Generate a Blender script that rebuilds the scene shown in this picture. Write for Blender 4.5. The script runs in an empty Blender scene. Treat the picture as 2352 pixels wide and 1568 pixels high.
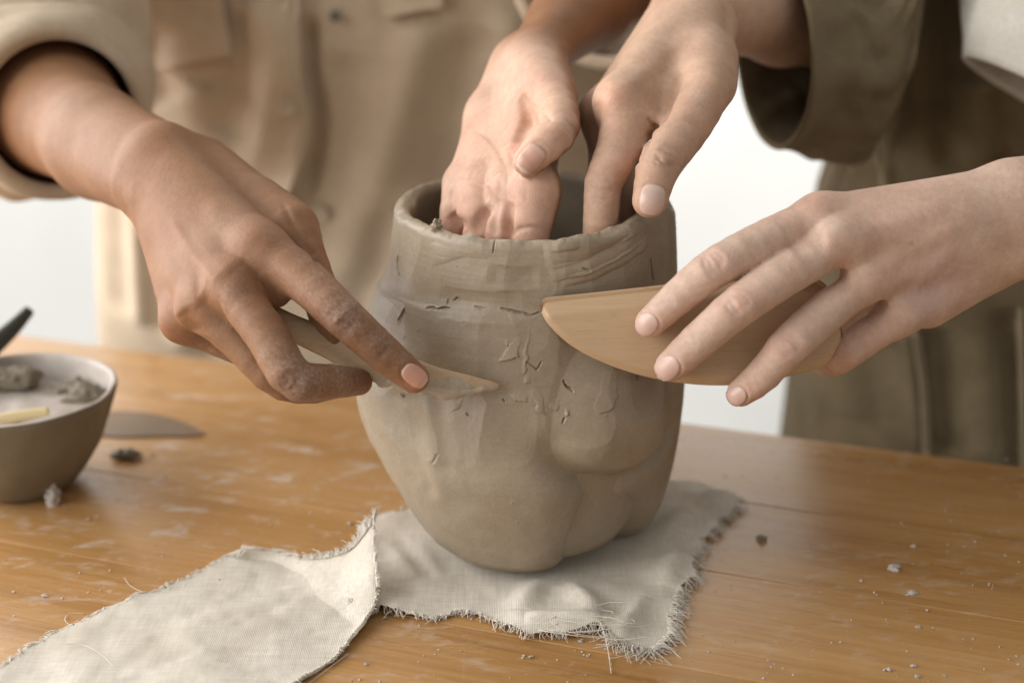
import bpy, math, random
import numpy as np
from mathutils import Vector

random.seed(4)
rng = np.random.default_rng(11)
scene = bpy.context.scene
COL = scene.collection

# ------------------------------------------------------------------ camera
PITCH = math.radians(20.0)
CAM = np.array([-0.008, -0.62, 0.3173])
FPX = 3267.0                       # focal length in photo units (photo 2352 x 1568)
FWD = np.array([0, math.cos(PITCH), -math.sin(PITCH)])
RGT = np.array([1.0, 0, 0])
UPV = np.array([0, math.sin(PITCH), math.cos(PITCH)])
cam_d = bpy.data.cameras.new("camera")
cam = bpy.data.objects.new("camera", cam_d)
COL.objects.link(cam)
cam.location = CAM
cam.rotation_euler = (math.pi / 2 - PITCH, 0, 0)
cam_d.sensor_width = 36
cam_d.lens = 36 * FPX / 2352
cam_d.clip_start = 0.02
cam_d.clip_end = 50
cam_d.dof.use_dof = True
cam_d.dof.focus_distance = 0.592
cam_d.dof.aperture_fstop = 4.2
scene.camera = cam

# ------------------------------------------------------------------ world, lamps, exposure
world = bpy.data.worlds.new("World")
scene.world = world
world.use_nodes = True
bg = world.node_tree.nodes["Background"]
bg.inputs[0].default_value = (1.0, 0.97, 0.915, 1)
bg.inputs[1].default_value = 0.34

def area(name, loc, target, sx, sy, power, color):
    l = bpy.data.lights.new(name, 'AREA')
    l.shape = 'RECTANGLE'; l.size = sx; l.size_y = sy
    l.energy = power; l.color = color
    o = bpy.data.objects.new(name, l)
    COL.objects.link(o)
    o.location = loc
    o.rotation_euler = (Vector(target) - Vector(loc)).to_track_quat('-Z', 'Y').to_euler()
    return o
area("window_light", (-1.5, -0.05, 0.62), (0.0, 0.0, 0.12), 2.9, 1.4, 52, (1.0, 0.98, 0.96))
area("rear_window_light", (-1.15, 0.95, 0.50), (0.0, 0.0, 0.08), 0.9, 1.0, 5, (1.0, 0.99, 0.98))
area("overhead_fill", (0.40, -0.30, 1.5), (0.05, 0.0, 0.05), 1.2, 1.0, 1.6, (1.0, 0.96, 0.90))  # added soft fill from above, out of view
area("wall_fill", (-0.1, 1.3, 1.35), (-0.1, 2.4, -0.6), 4.0, 0.6, 58, (1.0, 0.985, 0.95))  # softbox added out of view to brighten the back wall

scene.view_settings.view_transform = 'Standard'
scene.view_settings.look = 'None'
scene.view_settings.exposure = 0.30
scene.view_settings.gamma = 1.0
scene.render.engine = 'CYCLES'
scene.cycles.use_denoising = True
scene.cycles.max_bounces = 7
scene.cycles.adaptive_threshold = 0.015

# ------------------------------------------------------------------ photo helpers
def ray(px, py):
    px = np.asarray(px, float); py = np.asarray(py, float)
    return FWD + ((px - 1176) / FPX)[..., None] * RGT + ((784 - py) / FPX)[..., None] * UPV
def P(px, py, dep):
    """point seen at (px, py), dep metres along the view axis"""
    return CAM + np.asarray(dep, float)[..., None] * ray(px, py)
def PZ(px, py, z=0.0):
    r = ray(px, py)
    t = (np.asarray(z, float) - CAM[2]) / r[..., 2]
    return CAM + t[..., None] * r
def PY(px, py, y):
    r = ray(px, py)
    t = (np.asarray(y, float) - CAM[1]) / r[..., 1]
    return CAM + t[..., None] * r
def RP(rpx, dep):
    return rpx * dep / FPX

# ------------------------------------------------------------------ numpy noise
def _hash(ix, iy, iz, seed):
    h = (ix * 374761393 + iy * 668265263 + iz * 2147483647 + seed * 974711) & 0xffffffff
    h = ((h ^ (h >> 13)) * 1274126177) & 0xffffffff
    h = h ^ (h >> 16)
    return (h & 0xffff) / 65535.0
def vnoise(p, seed=0):
    p = np.asarray(p, float)
    i = np.floor(p).astype(np.int64); f = p - i
    f = f * f * (3 - 2 * f)
    out = 0
    for dx in (0, 1):
        for dy in (0, 1):
            for dz in (0, 1):
                w = (f[..., 0] if dx else 1 - f[..., 0]) * (f[..., 1] if dy else 1 - f[..., 1]) * (f[..., 2] if dz else 1 - f[..., 2])
                out = out + w * _hash(i[..., 0] + dx, i[..., 1] + dy, i[..., 2] + dz, seed)
    return out * 2 - 1
def fbm(p, octaves=4, seed=0):
    p = np.asarray(p, float); a = 1.0; s = 0
    for o in range(octaves):
        s = s + a * vnoise(p, seed + o); p = p * 2.03 + 7.1; a *= 0.5
    return s
def smooth(a, b, x):
    t = np.clip((x - a) / (b - a), 0, 1)
    return t * t * (3 - 2 * t)
def resample(pts, n, closed=False):
    """smooth polyline through pts (Catmull-Rom), n samples by arc length"""
    pts = np.asarray(pts, float)
    q = np.vstack([2 * pts[0] - pts[1], pts, 2 * pts[-1] - pts[-2]])
    out = []
    for i in range(1, len(q) - 2):
        t = np.linspace(0, 1, 24, endpoint=False)[:, None]
        a, b, c, d = q[i - 1], q[i], q[i + 1], q[i + 2]
        out.append(0.5 * ((2 * b) + (-a + c) * t + (2 * a - 5 * b + 4 * c - d) * t ** 2 + (-a + 3 * b - 3 * c + d) * t ** 3))
    out.append(pts[-1:])
    out = np.vstack(out)
    s = np.r_[0, np.cumsum(np.linalg.norm(np.diff(out, axis=0), axis=1))]
    u = np.linspace(0, s[-1], n)
    return np.stack([np.interp(u, s, out[:, k]) for k in range(out.shape[1])], 1)

# ------------------------------------------------------------------ mesh helpers
def tag(o, label=None, cat=None, group=None, kind=None):
    if label: o["label"] = label
    if cat: o["category"] = cat
    if group: o["group"] = group
    if kind: o["kind"] = kind
    return o
def mesh_obj(name, verts, faces, mat, parent=None, smooth_shade=True, attrs=None):
    verts = np.asarray(verts, np.float32)
    faces = np.asarray(faces, np.int32)
    me = bpy.data.meshes.new(name)
    n, k = faces.shape
    me.vertices.add(len(verts)); me.vertices.foreach_set("co", verts.ravel())
    me.loops.add(n * k); me.loops.foreach_set("vertex_index", faces.ravel())
    me.polygons.add(n)
    me.polygons.foreach_set("loop_start", np.arange(0, n * k, k, dtype=np.int32))
    me.polygons.foreach_set("loop_total", np.full(n, k, np.int32))
    me.polygons.foreach_set("use_smooth", np.full(n, smooth_shade, bool))
    me.update(calc_edges=True); me.validate()
    if attrs:
        for an, av in attrs.items():
            av = np.asarray(av, np.float32)
            if av.ndim == 1:
                a = me.attributes.new(an, 'FLOAT', 'POINT'); a.data.foreach_set("value", av)
            else:
                a = me.attributes.new(an, 'FLOAT_COLOR', 'POINT')
                a.data.foreach_set("color", np.c_[av, np.ones(len(av))].astype(np.float32).ravel())
    me.materials.append(mat)
    o = bpy.data.objects.new(name, me)
    COL.objects.link(o)
    if parent is not None: o.parent = parent
    return o
def empty(name, loc=(0, 0, 0)):
    o = bpy.data.objects.new(name, None); COL.objects.link(o); o.location = loc
    return o
def grid_faces(nr, nc, wrap=False, off=0):
    i, j = np.meshgrid(np.arange(nr - 1), np.arange(nc if wrap else nc - 1), indexing='ij')
    j2 = (j + 1) % nc
    return np.stack([i * nc + j, i * nc + j2, (i + 1) * nc + j2, (i + 1) * nc + j], -1).reshape(-1, 4) + off
def shell(G, thick, nrm=None):
    """grid (nr,nc,3) -> closed thin solid (verts, faces), thickness along -normal"""
    nr, nc, _ = G.shape
    if nrm is None:
        du = np.gradient(G, axis=1); dv = np.gradient(G, axis=0)
        nrm = np.cross(du, dv); nrm /= np.linalg.norm(nrm, axis=-1, keepdims=True) + 1e-12
    B = G - nrm * (thick if np.isscalar(thick) else thick[..., None])
    v = np.vstack([G.reshape(-1, 3), B.reshape(-1, 3)])
    f1 = grid_faces(nr, nc); N = nr * nc
    f2 = f1[:, ::-1] + N
    ring = np.r_[np.arange(nc), np.arange(1, nr) * nc + nc - 1, (nr - 1) * nc + np.arange(nc - 2, -1, -1), np.arange(nr - 2, 0, -1) * nc]
    r2 = np.roll(ring, -1)
    k = len(ring); v = np.vstack([v, v[ring], v[ring + N]])
    i0 = 2 * N + np.arange(k); i1 = 2 * N + (np.arange(k) + 1) % k
    f3 = np.stack([i0, i0 + k, i1 + k, i1], 1)
    return v, np.vstack([f1, f2, f3])
def loft(centers, A, B, ra, rb, n=24, power=2.0):
    """tube: centers (m,3), axes A,B (m,3) unit, radii (m); capped by collapsing ends"""
    t = np.linspace(0, 2 * math.pi, n, endpoint=False)
    c, s = np.cos(t), np.sin(t)
    c = np.sign(c) * np.abs(c) ** (2 / power); s = np.sign(s) * np.abs(s) ** (2 / power)
    V = centers[:, None] + A[:, None] * (np.asarray(ra)[:, None] * c)[..., None] + B[:, None] * (np.asarray(rb)[:, None] * s)[..., None]
    m = len(centers)
    v = V.reshape(-1, 3)
    f = grid_faces(m, n, wrap=True)
    v = np.vstack([v, centers[0], centers[-1]])
    k = m * n
    j = np.arange(n); j2 = (j + 1) % n
    c0 = np.stack([j2, j, np.full(n, k), np.full(n, k)], 1)
    c1 = np.stack([(m - 1) * n + j, (m - 1) * n + j2, np.full(n, k + 1), np.full(n, k + 1)], 1)
    tri = np.vstack([c0, c1])[:, :3]
    return v, f, tri
def loft_obj(name, centers, A, B, ra, rb, mat, parent=None, n=24, power=2.0):
    v, f, tri = loft(np.asarray(centers, float), A, B, ra, rb, n, power)
    me = bpy.data.meshes.new(name)
    me.from_pydata(v.tolist(), [], f.tolist() + tri.tolist())
    me.polygons.foreach_set("use_smooth", np.full(len(me.polygons), True))
    me.update(); me.materials.append(mat)
    o = bpy.data.objects.new(name, me); COL.objects.link(o)
    if parent is not None: o.parent = parent
    return o
def tubes(polys, radius, n=4):
    """many thin threads as one mesh: list of (m,3) polylines"""
    V, Fc, off = [], [], 0
    for k, p in enumerate(polys):
        p = np.asarray(p, float); m = len(p)
        d = np.gradient(p, axis=0); d /= np.linalg.norm(d, axis=1, keepdims=True) + 1e-12
        ref = np.array([0.3, 0.2, 1.0]); a = np.cross(d, ref); a /= np.linalg.norm(a, axis=1, keepdims=True) + 1e-12
        b = np.cross(d, a)
        r = (radius[k] if not np.isscalar(radius) else radius) * np.linspace(1, 0.55, m)
        t = np.linspace(0, 2 * math.pi, n, endpoint=False)
        v = p[:, None] + r[:, None, None] * (np.cos(t)[None, :, None] * a[:, None] + np.sin(t)[None, :, None] * b[:, None])
        V.append(v.reshape(-1, 3)); Fc.append(grid_faces(m, n, wrap=True, off=off)); off += m * n
    return np.vstack(V), np.vstack(Fc)
def seg_dist(p, poly):
    """distance of points p (N,k) to polyline poly (m,k); returns dist, param 0..1 of nearest"""
    best = np.full(len(p), 1e9); par = np.zeros(len(p))
    m = len(poly) - 1; K = p.shape[1]
    cols = [np.ascontiguousarray(p[:, k]) for k in range(K)]
    for i in range(m):
        a, b = poly[i], poly[i + 1]; ba = b - a
        h = 0; n2 = 0
        for k in range(K):
            e = cols[k] - a[k]; h = h + e * ba[k]; n2 = n2 + e * e
        bb = ba @ ba + 1e-15
        t = np.clip(h / bb, 0, 1)
        d = n2 - 2 * t * h + t * t * bb
        w = d < best
        best = np.where(w, d, best); par = np.where(w, (i + t) / m, par)
    return np.sqrt(np.maximum(best, 0)), par

# ------------------------------------------------------------------ materials
def new_mat(name):
    m = bpy.data.materials.new(name); m.use_nodes = True
    nt = m.node_tree
    return m, nt, nt.nodes["Principled BSDF"]
def node(nt, typ, **kw):
    n = nt.nodes.new(typ)
    for k, v in kw.items():
        if k == "inputs":
            for i, val in v.items(): n.inputs[i].default_value = val
        else: setattr(n, k, v)
    return n
def ramp(nt, src, stops):
    r = node(nt, "ShaderNodeValToRGB")
    el = r.color_ramp.elements
    while len(el) < len(stops): el.new(0.5)
    for e, (p, c) in zip(el, stops):
        e.position = p; e.color = (c[0], c[1], c[2], 1) if not np.isscalar(c) else (c, c, c, 1)
    nt.links.new(src, r.inputs[0])
    return r
def coords(nt, scale=(1, 1, 1), obj=True):
    tc = node(nt, "ShaderNodeTexCoord")
    mp = node(nt, "ShaderNodeMapping"); mp.inputs["Scale"].default_value = scale
    nt.links.new(tc.outputs["Object"], mp.inputs[0])
    return mp.outputs[0]
def noise(nt, vec, scale, detail=4, rough=0.55, dist=0.0):
    n = node(nt, "ShaderNodeTexNoise")
    n.inputs["Scale"].default_value = scale; n.inputs["Detail"].default_value = detail
    n.inputs["Roughness"].default_value = rough; n.inputs["Distortion"].default_value = dist
    nt.links.new(vec, n.inputs["Vector"])
    return n.outputs["Fac"]
def mixc(nt, fac, a, b, mode='MIX'):
    m = node(nt, "ShaderNodeMix", data_type='RGBA', blend_type=mode)
    for s, sock in ((fac, m.inputs[0]), (a, m.inputs[6]), (b, m.inputs[7])):
        if hasattr(s, "is_linked") or hasattr(s, "links"): nt.links.new(s, sock)
        elif np.isscalar(s): sock.default_value = s
        else: sock.default_value = (s[0], s[1], s[2], 1)
    return m.outputs[2]
def math_n(nt, op, a, b=None):
    m = node(nt, "ShaderNodeMath", operation=op)
    for s, sock in ((a, m.inputs[0]), (b, m.inputs[1])):
        if s is None: continue
        if hasattr(s, "links"): nt.links.new(s, sock)
        else: sock.default_value = s
    return m.outputs[0]
def bump(nt, bsdf, height, strength, distance, prev=None):
    b = node(nt, "ShaderNodeBump"); b.inputs["Strength"].default_value = strength; b.inputs["Distance"].default_value = distance
    nt.links.new(height, b.inputs["Height"])
    if prev is not None: nt.links.new(prev, b.inputs["Normal"])
    nt.links.new(b.outputs[0], bsdf.inputs["Normal"])
    return b.outputs[0]

def skin_material():
    m, nt, b = new_mat("skin")
    at = node(nt, "ShaderNodeAttribute", attribute_name="skin_color")
    v = coords(nt)
    mott = ramp(nt, noise(nt, v, 90, 5, 0.6), [(0.3, (0.90, 0.86, 0.84)), (0.7, (1.08, 1.09, 1.1))])
    col = mixc(nt, 1.0, at.outputs["Color"], mott.outputs[0], 'MULTIPLY')
    fm = ramp(nt, noise(nt, v, 380, 4, 0.65), [(0.3, (0.93, 0.90, 0.89)), (0.7, (1.06, 1.07, 1.08))])
    col = mixc(nt, 1.0, col, fm.outputs[0], 'MULTIPLY')
    dust = node(nt, "ShaderNodeAttribute", attribute_name="clay_dust")
    dn = ramp(nt, noise(nt, v, 650, 6, 0.75), [(0.40, 0.0), (0.80, 0.75)])
    df = math_n(nt, 'MULTIPLY', dust.outputs["Fac"], dn.outputs[0])
    col = mixc(nt, df, col, (0.56, 0.50, 0.45))
    nt.links.new(col, b.inputs["Base Color"])
    b.inputs["Roughness"].default_value = 0.56
    b.inputs["Specular IOR Level"].default_value = 0.36
    b.inputs["Subsurface Weight"].default_value = 0.22
    b.inputs["Subsurface Radius"].default_value = (1.0, 0.35, 0.18)
    b.inputs["Subsurface Scale"].default_value = 0.004
    vor = node(nt, "ShaderNodeTexVoronoi", feature='DISTANCE_TO_EDGE'); vor.inputs["Scale"].default_value = 1150
    nt.links.new(v, vor.inputs["Vector"])
    vr = ramp(nt, vor.outputs["Distance"], [(0.0, 0.0), (0.35, 1.0)])
    n1 = bump(nt, b, vr.outputs[0], 0.34, 0.00024)
    bump(nt, b, noise(nt, v, 600, 5, 0.7), 0.36, 0.0005, n1)
    return m
def nail_material():
    m, nt, b = new_mat("nail")
    at = node(nt, "ShaderNodeAttribute", attribute_name="nail_color")
    nt.links.new(at.outputs["Color"], b.inputs["Base Color"])
    b.inputs["Roughness"].default_value = 0.27
    b.inputs["Subsurface Weight"].default_value = 0.2
    b.inputs["Subsurface Radius"].default_value = (1, 0.4, 0.25)
    b.inputs["Subsurface Scale"].default_value = 0.002
    bump(nt, b, noise(nt, coords(nt), 500, 3), 0.08, 0.0003)
    return m
def clay_material(name, c1, c2, rough=0.55, wet=0.0):
    m, nt, b = new_mat(name)
    v = coords(nt)
    r = ramp(nt, noise(nt, v, 24, 6, 0.66, 0.8), [(0.3, c1), (0.7, c2)])
    fine = ramp(nt, noise(nt, v, 900, 3), [(0.35, (0.93, 0.93, 0.93)), (0.65, (1.05, 1.05, 1.05))])
    col = mixc(nt, 1.0, r.outputs[0], fine.outputs[0], 'MULTIPLY')
    nt.links.new(col, b.inputs["Base Color"])
    rr = ramp(nt, noise(nt, v, 45, 4), [(0.3, rough - 0.09), (0.7, rough + 0.1)])
    nt.links.new(rr.outputs[0], b.inputs["Roughness"])
    b.inputs["Specular IOR Level"].default_value = 0.45 + wet
    n1 = bump(nt, b, noise(nt, v, 260, 5, 0.6), 0.10, 0.0006)
    bump(nt, b, noise(nt, v, 1500, 4, 0.7), 0.10, 0.0003, n1)
    return m
def fabric_material(name, c1, c2, thread=900, rough=0.92, stain=None, sheen=0.15, lump=.25):
    m, nt, b = new_mat(name)
    v = coords(nt)
    r = ramp(nt, noise(nt, v, 35, 5, 0.6), [(0.3, c1), (0.7, c2)])
    col = r.outputs[0]
    slub = ramp(nt, noise(nt, coords(nt, (60, 900, 900)), 1.0, 3), [(0.3, (0.92, 0.92, 0.92)), (0.7, (1.06, 1.06, 1.06))])
    slub2 = ramp(nt, noise(nt, coords(nt, (900, 60, 900)), 1.0, 3), [(0.3, (0.92, 0.92, 0.92)), (0.7, (1.06, 1.06, 1.06))])
    col = mixc(nt, 1.0, col, slub.outputs[0], 'MULTIPLY')
    col = mixc(nt, 1.0, col, slub2.outputs[0], 'MULTIPLY')
    if stain is not None:
        s = ramp(nt, noise(nt, v, 22, 5, 0.65, 0.5), [(0.55, 0.0), (0.72, 0.55)])
        col = mixc(nt, s.outputs[0], col, stain)
    nt.links.new(col, b.inputs["Base Color"])
    b.inputs["Roughness"].default_value = rough
    b.inputs["Specular IOR Level"].default_value = 0.2
    b.inputs["Sheen Weight"].default_value = sheen
    w1 = node(nt, "ShaderNodeTexWave", wave_type='BANDS', bands_direction='X'); w1.inputs["Scale"].default_value = thread / 6.28 * 1.0; w1.inputs["Distortion"].default_value = 0.8
    w2 = node(nt, "ShaderNodeTexWave", wave_type='BANDS', bands_direction='Y'); w2.inputs["Scale"].default_value = thread / 6.28 * 1.0; w2.inputs["Distortion"].default_value = 0.8
    nt.links.new(v, w1.inputs[0]); nt.links.new(v, w2.inputs[0])
    h = math_n(nt, 'ADD', w1.outputs["Fac"], w2.outputs["Fac"])
    n1 = bump(nt, b, h, 0.35, 0.0003)
    bump(nt, b, noise(nt, v, 140, 4, 0.5), lump, 0.0012, n1)
    return m
def wood_material(name, dark, mid, light, grain=1.0, rough=0.35, residue=0.0, coat=0.0, pore=0.7):
    m, nt, b = new_mat(name)
    oi = node(nt, "ShaderNodeObjectInfo")
    tc = node(nt, "ShaderNodeTexCoord")
    add = node(nt, "ShaderNodeVectorMath", operation='MULTIPLY_ADD')
    comb = node(nt, "ShaderNodeCombineXYZ")
    for i in range(3): nt.links.new(oi.outputs["Random"], comb.inputs[i])
    nt.links.new(comb.outputs[0], add.inputs[0]); add.inputs[1].default_value = (3.1, 5.7, 2.3)
    nt.links.new(tc.outputs["Object"], add.inputs[2])
    def mapped(s):
        mp = node(nt, "ShaderNodeMapping"); mp.inputs["Scale"].default_value = s
        nt.links.new(add.outputs[0], mp.inputs[0]); return mp.outputs[0]
    big = noise(nt, mapped((1.6 * grain, 26 * grain, 26 * grain)), 1.0, 5, 0.6, 0.6)
    fib = noise(nt, mapped((14 * grain, 420 * grain, 420 * grain)), 1.0, 4, 0.6)
    mixf = math_n(nt, 'MULTIPLY_ADD', fib, 0.35); nt.nodes[-1].inputs[2].default_value = 0.0
    sm = math_n(nt, 'MULTIPLY', fib, 0.35)
    sm = math_n(nt, 'ADD', math_n(nt, 'MULTIPLY', big, 0.75), sm)
    r = ramp(nt, sm, [(0.34, dark), (0.53, mid), (0.74, light)])
    tint = ramp(nt, oi.outputs["Random"], [(0.0, (0.90, 0.88, 0.86)), (1.0, (1.08, 1.06, 1.04))])
    col = mixc(nt, 1.0, r.outputs[0], tint.outputs[0], 'MULTIPLY')
    pores = ramp(nt, noise(nt, mapped((30 * grain, 900 * grain, 900 * grain)), 1.0, 2), [(0.30, (0.72, 0.66, 0.6)), (0.40, (1, 1, 1))])
    col = mixc(nt, pore, col, pores.outputs[0], 'MULTIPLY')
    rg = ramp(nt, big, [(0.3, rough - 0.05), (0.7, rough + 0.08)]).outputs[0]
    if residue > 0:
        g = node(nt, "ShaderNodeNewGeometry")
        def gm(s, rot=0.35):
            mp = node(nt, "ShaderNodeMapping"); mp.inputs["Scale"].default_value = s; mp.inputs["Rotation"].default_value = (0, 0, rot)
            nt.links.new(g.outputs["Position"], mp.inputs[0]); return mp.outputs[0]
        s1 = ramp(nt, noise(nt, gm((14, 30, 1)), 1.0, 6, 0.62, 1.2), [(0.44, 0.0), (0.62, 1.0)])
        s2 = ramp(nt, noise(nt, gm((70, 150, 1)), 1.0, 4, 0.6, 0.8), [(0.50, 0.0), (0.64, 1.0)])
        s3 = ramp(nt, noise(nt, gm((180, 260, 1), -0.5), 1.0, 3, 0.5, 0.5), [(0.66, 0.0), (0.72, 1.0)])
        s4 = ramp(nt, noise(nt, gm((9, 520, 1), 0.42), 1.0, 2, 0.5, 0.3), [(0.70, 0.0), (0.75, 0.55)])
        s5 = ramp(nt, noise(nt, gm((420, 12, 1), 0.1), 1.0, 2, 0.5, 0.3), [(0.72, 0.0), (0.77, 0.5)])
        res = math_n(nt, 'MULTIPLY', s1.outputs[0], s2.outputs[0])
        res = math_n(nt, 'MAXIMUM', res, math_n(nt, 'MAXIMUM', s4.outputs[0], s5.outputs[0]))
        res = math_n(nt, 'MAXIMUM', math_n(nt, 'MULTIPLY', res, 0.75), math_n(nt, 'MULTIPLY', s3.outputs[0], 0.45))
        # the working area left of the pot carries most of the dried slip
        mp = node(nt, "ShaderNodeMapping"); mp.inputs["Location"].default_value = (0.14 / 0.26, -0.05 / 0.2, 0); mp.inputs["Scale"].default_value = (1 / 0.26, 1 / 0.2, 0)
        nt.links.new(g.outputs["Position"], mp.inputs[0])
        ln = node(nt, "ShaderNodeVectorMath", operation='LENGTH'); nt.links.new(mp.outputs[0], ln.inputs[0])
        fall = ramp(nt, ln.outputs["Value"], [(0.2, 1.0), (1.0, 0.35)])
        res = math_n(nt, 'MULTIPLY', math_n(nt, 'MULTIPLY', res, fall.outputs[0]), residue)
        col = mixc(nt, res, col, (0.60, 0.53, 0.46))
        rg = math_n(nt, 'ADD', rg, math_n(nt, 'MULTIPLY', res, 0.4))
    nt.links.new(col, b.inputs["Base Color"])
    nt.links.new(rg, b.inputs["Roughness"])
    b.inputs["Coat Weight"].default_value = coat; b.inputs["Coat Roughness"].default_value = 0.22
    n1 = bump(nt, b, sm, 0.12, 0.001)
    bump(nt, b, fib, 0.12, 0.0004, n1)
    return m
def plain_material(name, col, rough=0.5, metal=0.0, bumps=0.1, scale=200, bd=0.0006):
    m, nt, b = new_mat(name)
    v = coords(nt)
    c = np.array(col)
    r = ramp(nt, noise(nt, v, scale * 0.3, 4), [(0.3, tuple(c * 0.88)), (0.7, tuple(np.minimum(c * 1.1, 1)))])
    nt.links.new(r.outputs[0], b.inputs["Base Color"])
    b.inputs["Roughness"].default_value = rough; b.inputs["Metallic"].default_value = metal
    bump(nt, b, noise(nt, v, scale, 4), bumps, bd)
    return m

M = {}
M['skin'] = skin_material()
M['nail'] = nail_material()
M['clay'] = clay_material("wet_clay", (0.275, 0.217, 0.150), (0.375, 0.307, 0.224), 0.45, 0.1)
M['clay_lit'] = clay_material("clay_lit", (0.36, 0.29, 0.21), (0.47, 0.39, 0.295), 0.5, 0.1)  # vase clay as if lit: the smears' brightness is in the colour
M['clay_dark'] = clay_material("clay_lump", (0.17, 0.145, 0.105), (0.26, 0.225, 0.165), 0.6)
M['slip'] = clay_material("slip_wash", (0.42, 0.37, 0.33), (0.55, 0.50, 0.45), 0.5)
M['bowl'] = clay_material("bowl_glaze", (0.15, 0.125, 0.085), (0.21, 0.175, 0.12), 0.55)
M['linen'] = fabric_material("linen", (0.60, 0.545, 0.46), (0.70, 0.65, 0.56), 2700, 0.95, (0.48, 0.41, 0.32), lump=.12)
M['thread'] = plain_material("linen_thread", (0.68, 0.63, 0.55), 0.9)
M['shirt'] = fabric_material("beige_shirt", (0.51, 0.405, 0.29), (0.59, 0.48, 0.355), 2600, 0.92, sheen=0.1)
M['shirt_hem_lit'] = fabric_material("beige_hem_lit", (0.58, 0.475, 0.36), (0.65, 0.545, 0.43), 2600, 0.92, sheen=0.1)  # shirt cloth lightened: the highlight on folded hems is in the colour
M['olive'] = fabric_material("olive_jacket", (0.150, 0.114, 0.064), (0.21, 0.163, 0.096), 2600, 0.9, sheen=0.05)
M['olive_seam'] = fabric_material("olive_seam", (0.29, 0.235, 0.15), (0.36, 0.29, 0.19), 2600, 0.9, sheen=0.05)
M['cream'] = fabric_material("cream_sleeve", (0.60, 0.56, 0.49), (0.70, 0.66, 0.59), 2600, 0.92, sheen=0.1)
M['table'] = wood_material("table_wood", (0.285, 0.145, 0.046), (0.41, 0.222, 0.078), (0.51, 0.302, 0.126), 1.0, 0.30, 1.0, 0.25)
M['tool_wood'] = wood_material("tool_wood", (0.38, 0.275, 0.165), (0.47, 0.345, 0.215), (0.54, 0.41, 0.265), 2.0, 0.5)
M['rib_wood'] = wood_material("rib_wood", (0.44, 0.300, 0.175), (0.49, 0.34, 0.205), (0.53, 0.375, 0.23), 1.2, 0.45, pore=0.3)
M['yellow_wood'] = wood_material("yellow_wood", (0.55, 0.44, 0.22), (0.63, 0.52, 0.29), (0.7, 0.6, 0.36), 2.0, 0.5)
M['wall'] = plain_material("white_wall", (0.80, 0.805, 0.785), 0.9, 0, 0.03, 4)
M['steel'] = plain_material("scraper_steel", (0.20, 0.14, 0.09), 0.5, 0.15, 0.1, 120)
M['handle'] = plain_material("dark_handle", (0.045, 0.05, 0.042), 0.4, 0, 0.1, 120)
M['button'] = plain_material("button", (0.50, 0.41, 0.30), 0.4, 0, 0.05)
M['button_dark'] = plain_material("button_dark", (0.10, 0.095, 0.08), 0.4, 0, 0.05)

# ================================================================== setting
# back wall
wv = [(-4, 2.4, -1.2), (4, 2.4, -1.2), (4, 2.4, 2.8), (-4, 2.4, 2.8), (-4, 2.5, -1.2), (4, 2.5, -1.2), (4, 2.5, 2.8), (-4, 2.5, 2.8)]
tag(mesh_obj("wall", wv, [(0, 1, 2, 3), (7, 6, 5, 4), (0, 4, 5, 1), (3, 2, 6, 7), (1, 5, 6, 2), (0, 3, 7, 4)], M['wall'], smooth_shade=False),
    "plain white wall far behind the table", kind="structure")

# table: glued boards running parallel to the far edge
E0, E1 = PZ(0, 764), PZ(2352, 1074)
edir = (E1 - E0); edir[2] = 0; edir /= np.linalg.norm(edir)
epos = (E0 + E1) / 2
erot = math.atan2(edir[1], edir[0])
table = empty("table", (float(epos[0]), float(epos[1]), 0))
table.rotation_euler = (0, 0, erot)
tag(table, "worn honey coloured wooden table top smeared with dried clay", "table")
def rounded_box(x0, x1, y0, y1, z0, z1, r):
    xs = [x0, x0 + r, x1 - r, x1]; ys = [y0, y0 + r, y1 - r, y1]
    V, Fc = [], []
    def ring(ix, iy, z): return [(x0 + ix, y0 + iy, z), (x1 - ix, y0 + iy, z), (x1 - ix, y1 - iy, z), (x0 + ix, y1 - iy, z)]
    for (i, z) in ((0, z0), (0, z1 - r), (r * 0.3, z1 - r * 0.3), (r, z1)): V += ring(i, i, z)
    for k in range(3):
        for j in range(4): Fc.append((k * 4 + j, k * 4 + (j + 1) % 4, k * 4 + 4 + (j + 1) % 4, k * 4 + 4 + j))
    Fc.append((12, 13, 14, 15)); Fc.append((3, 2, 1, 0))
    return V, Fc
y = 0.0
widths = [0.088, 0.074, 0.081, 0.092, 0.07, 0.084, 0.077, 0.09, 0.08, 0.086]
for w in widths:
    lip = 0.004 if y == 0.0 else 0.0006
    v, f = rounded_box(-0.85, 0.85, y - w + 0.00005, y - 0.00005, -0.032, 0.0, 0.0006)
    mesh_obj("plank", v, f, M['table'], table, smooth_shade=False)
    y -= w

# ================================================================== clay vase
ZT = np.array([0, .003, .008, .016, .026, .036, .050, .063, .078, .0925, .1116, .1303, .1600])
R_L = np.array([.036, .0460, .0520, .0575, .0635, .0695, .0770, .0812, .0815, .0785, .0712, .0640, .0600])
R_R = np.array([.046, .0560, .0608, .0642, .0668, .0690, .0712, .0722, .0728, .0718, .0692, .0668, .0645])
R_F = np.array([.052, .0620, .0680, .0725, .0760, .0775, .0780, .0768, .0745, .0715, .0678, .0632, .0605])
R_B = R_R
POT_H = 0.1555
def tab(T, z):
    return np.interp(z, ZT, T)
_zz = np.linspace(0, .16, 321)
def smooth_tab(T):
    y = np.interp(_zz, ZT, T)
    k = np.hanning(23); k /= k.sum()
    yp = np.r_[y[0] + (y[1] - y[0]) * np.arange(-11, 0) * 1.0, y, np.full(11, y[-1])]
    ys = np.convolve(yp, k, 'valid')
    w = smooth(.006, .018, _zz)
    return y * (1 - w) + ys * w
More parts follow.
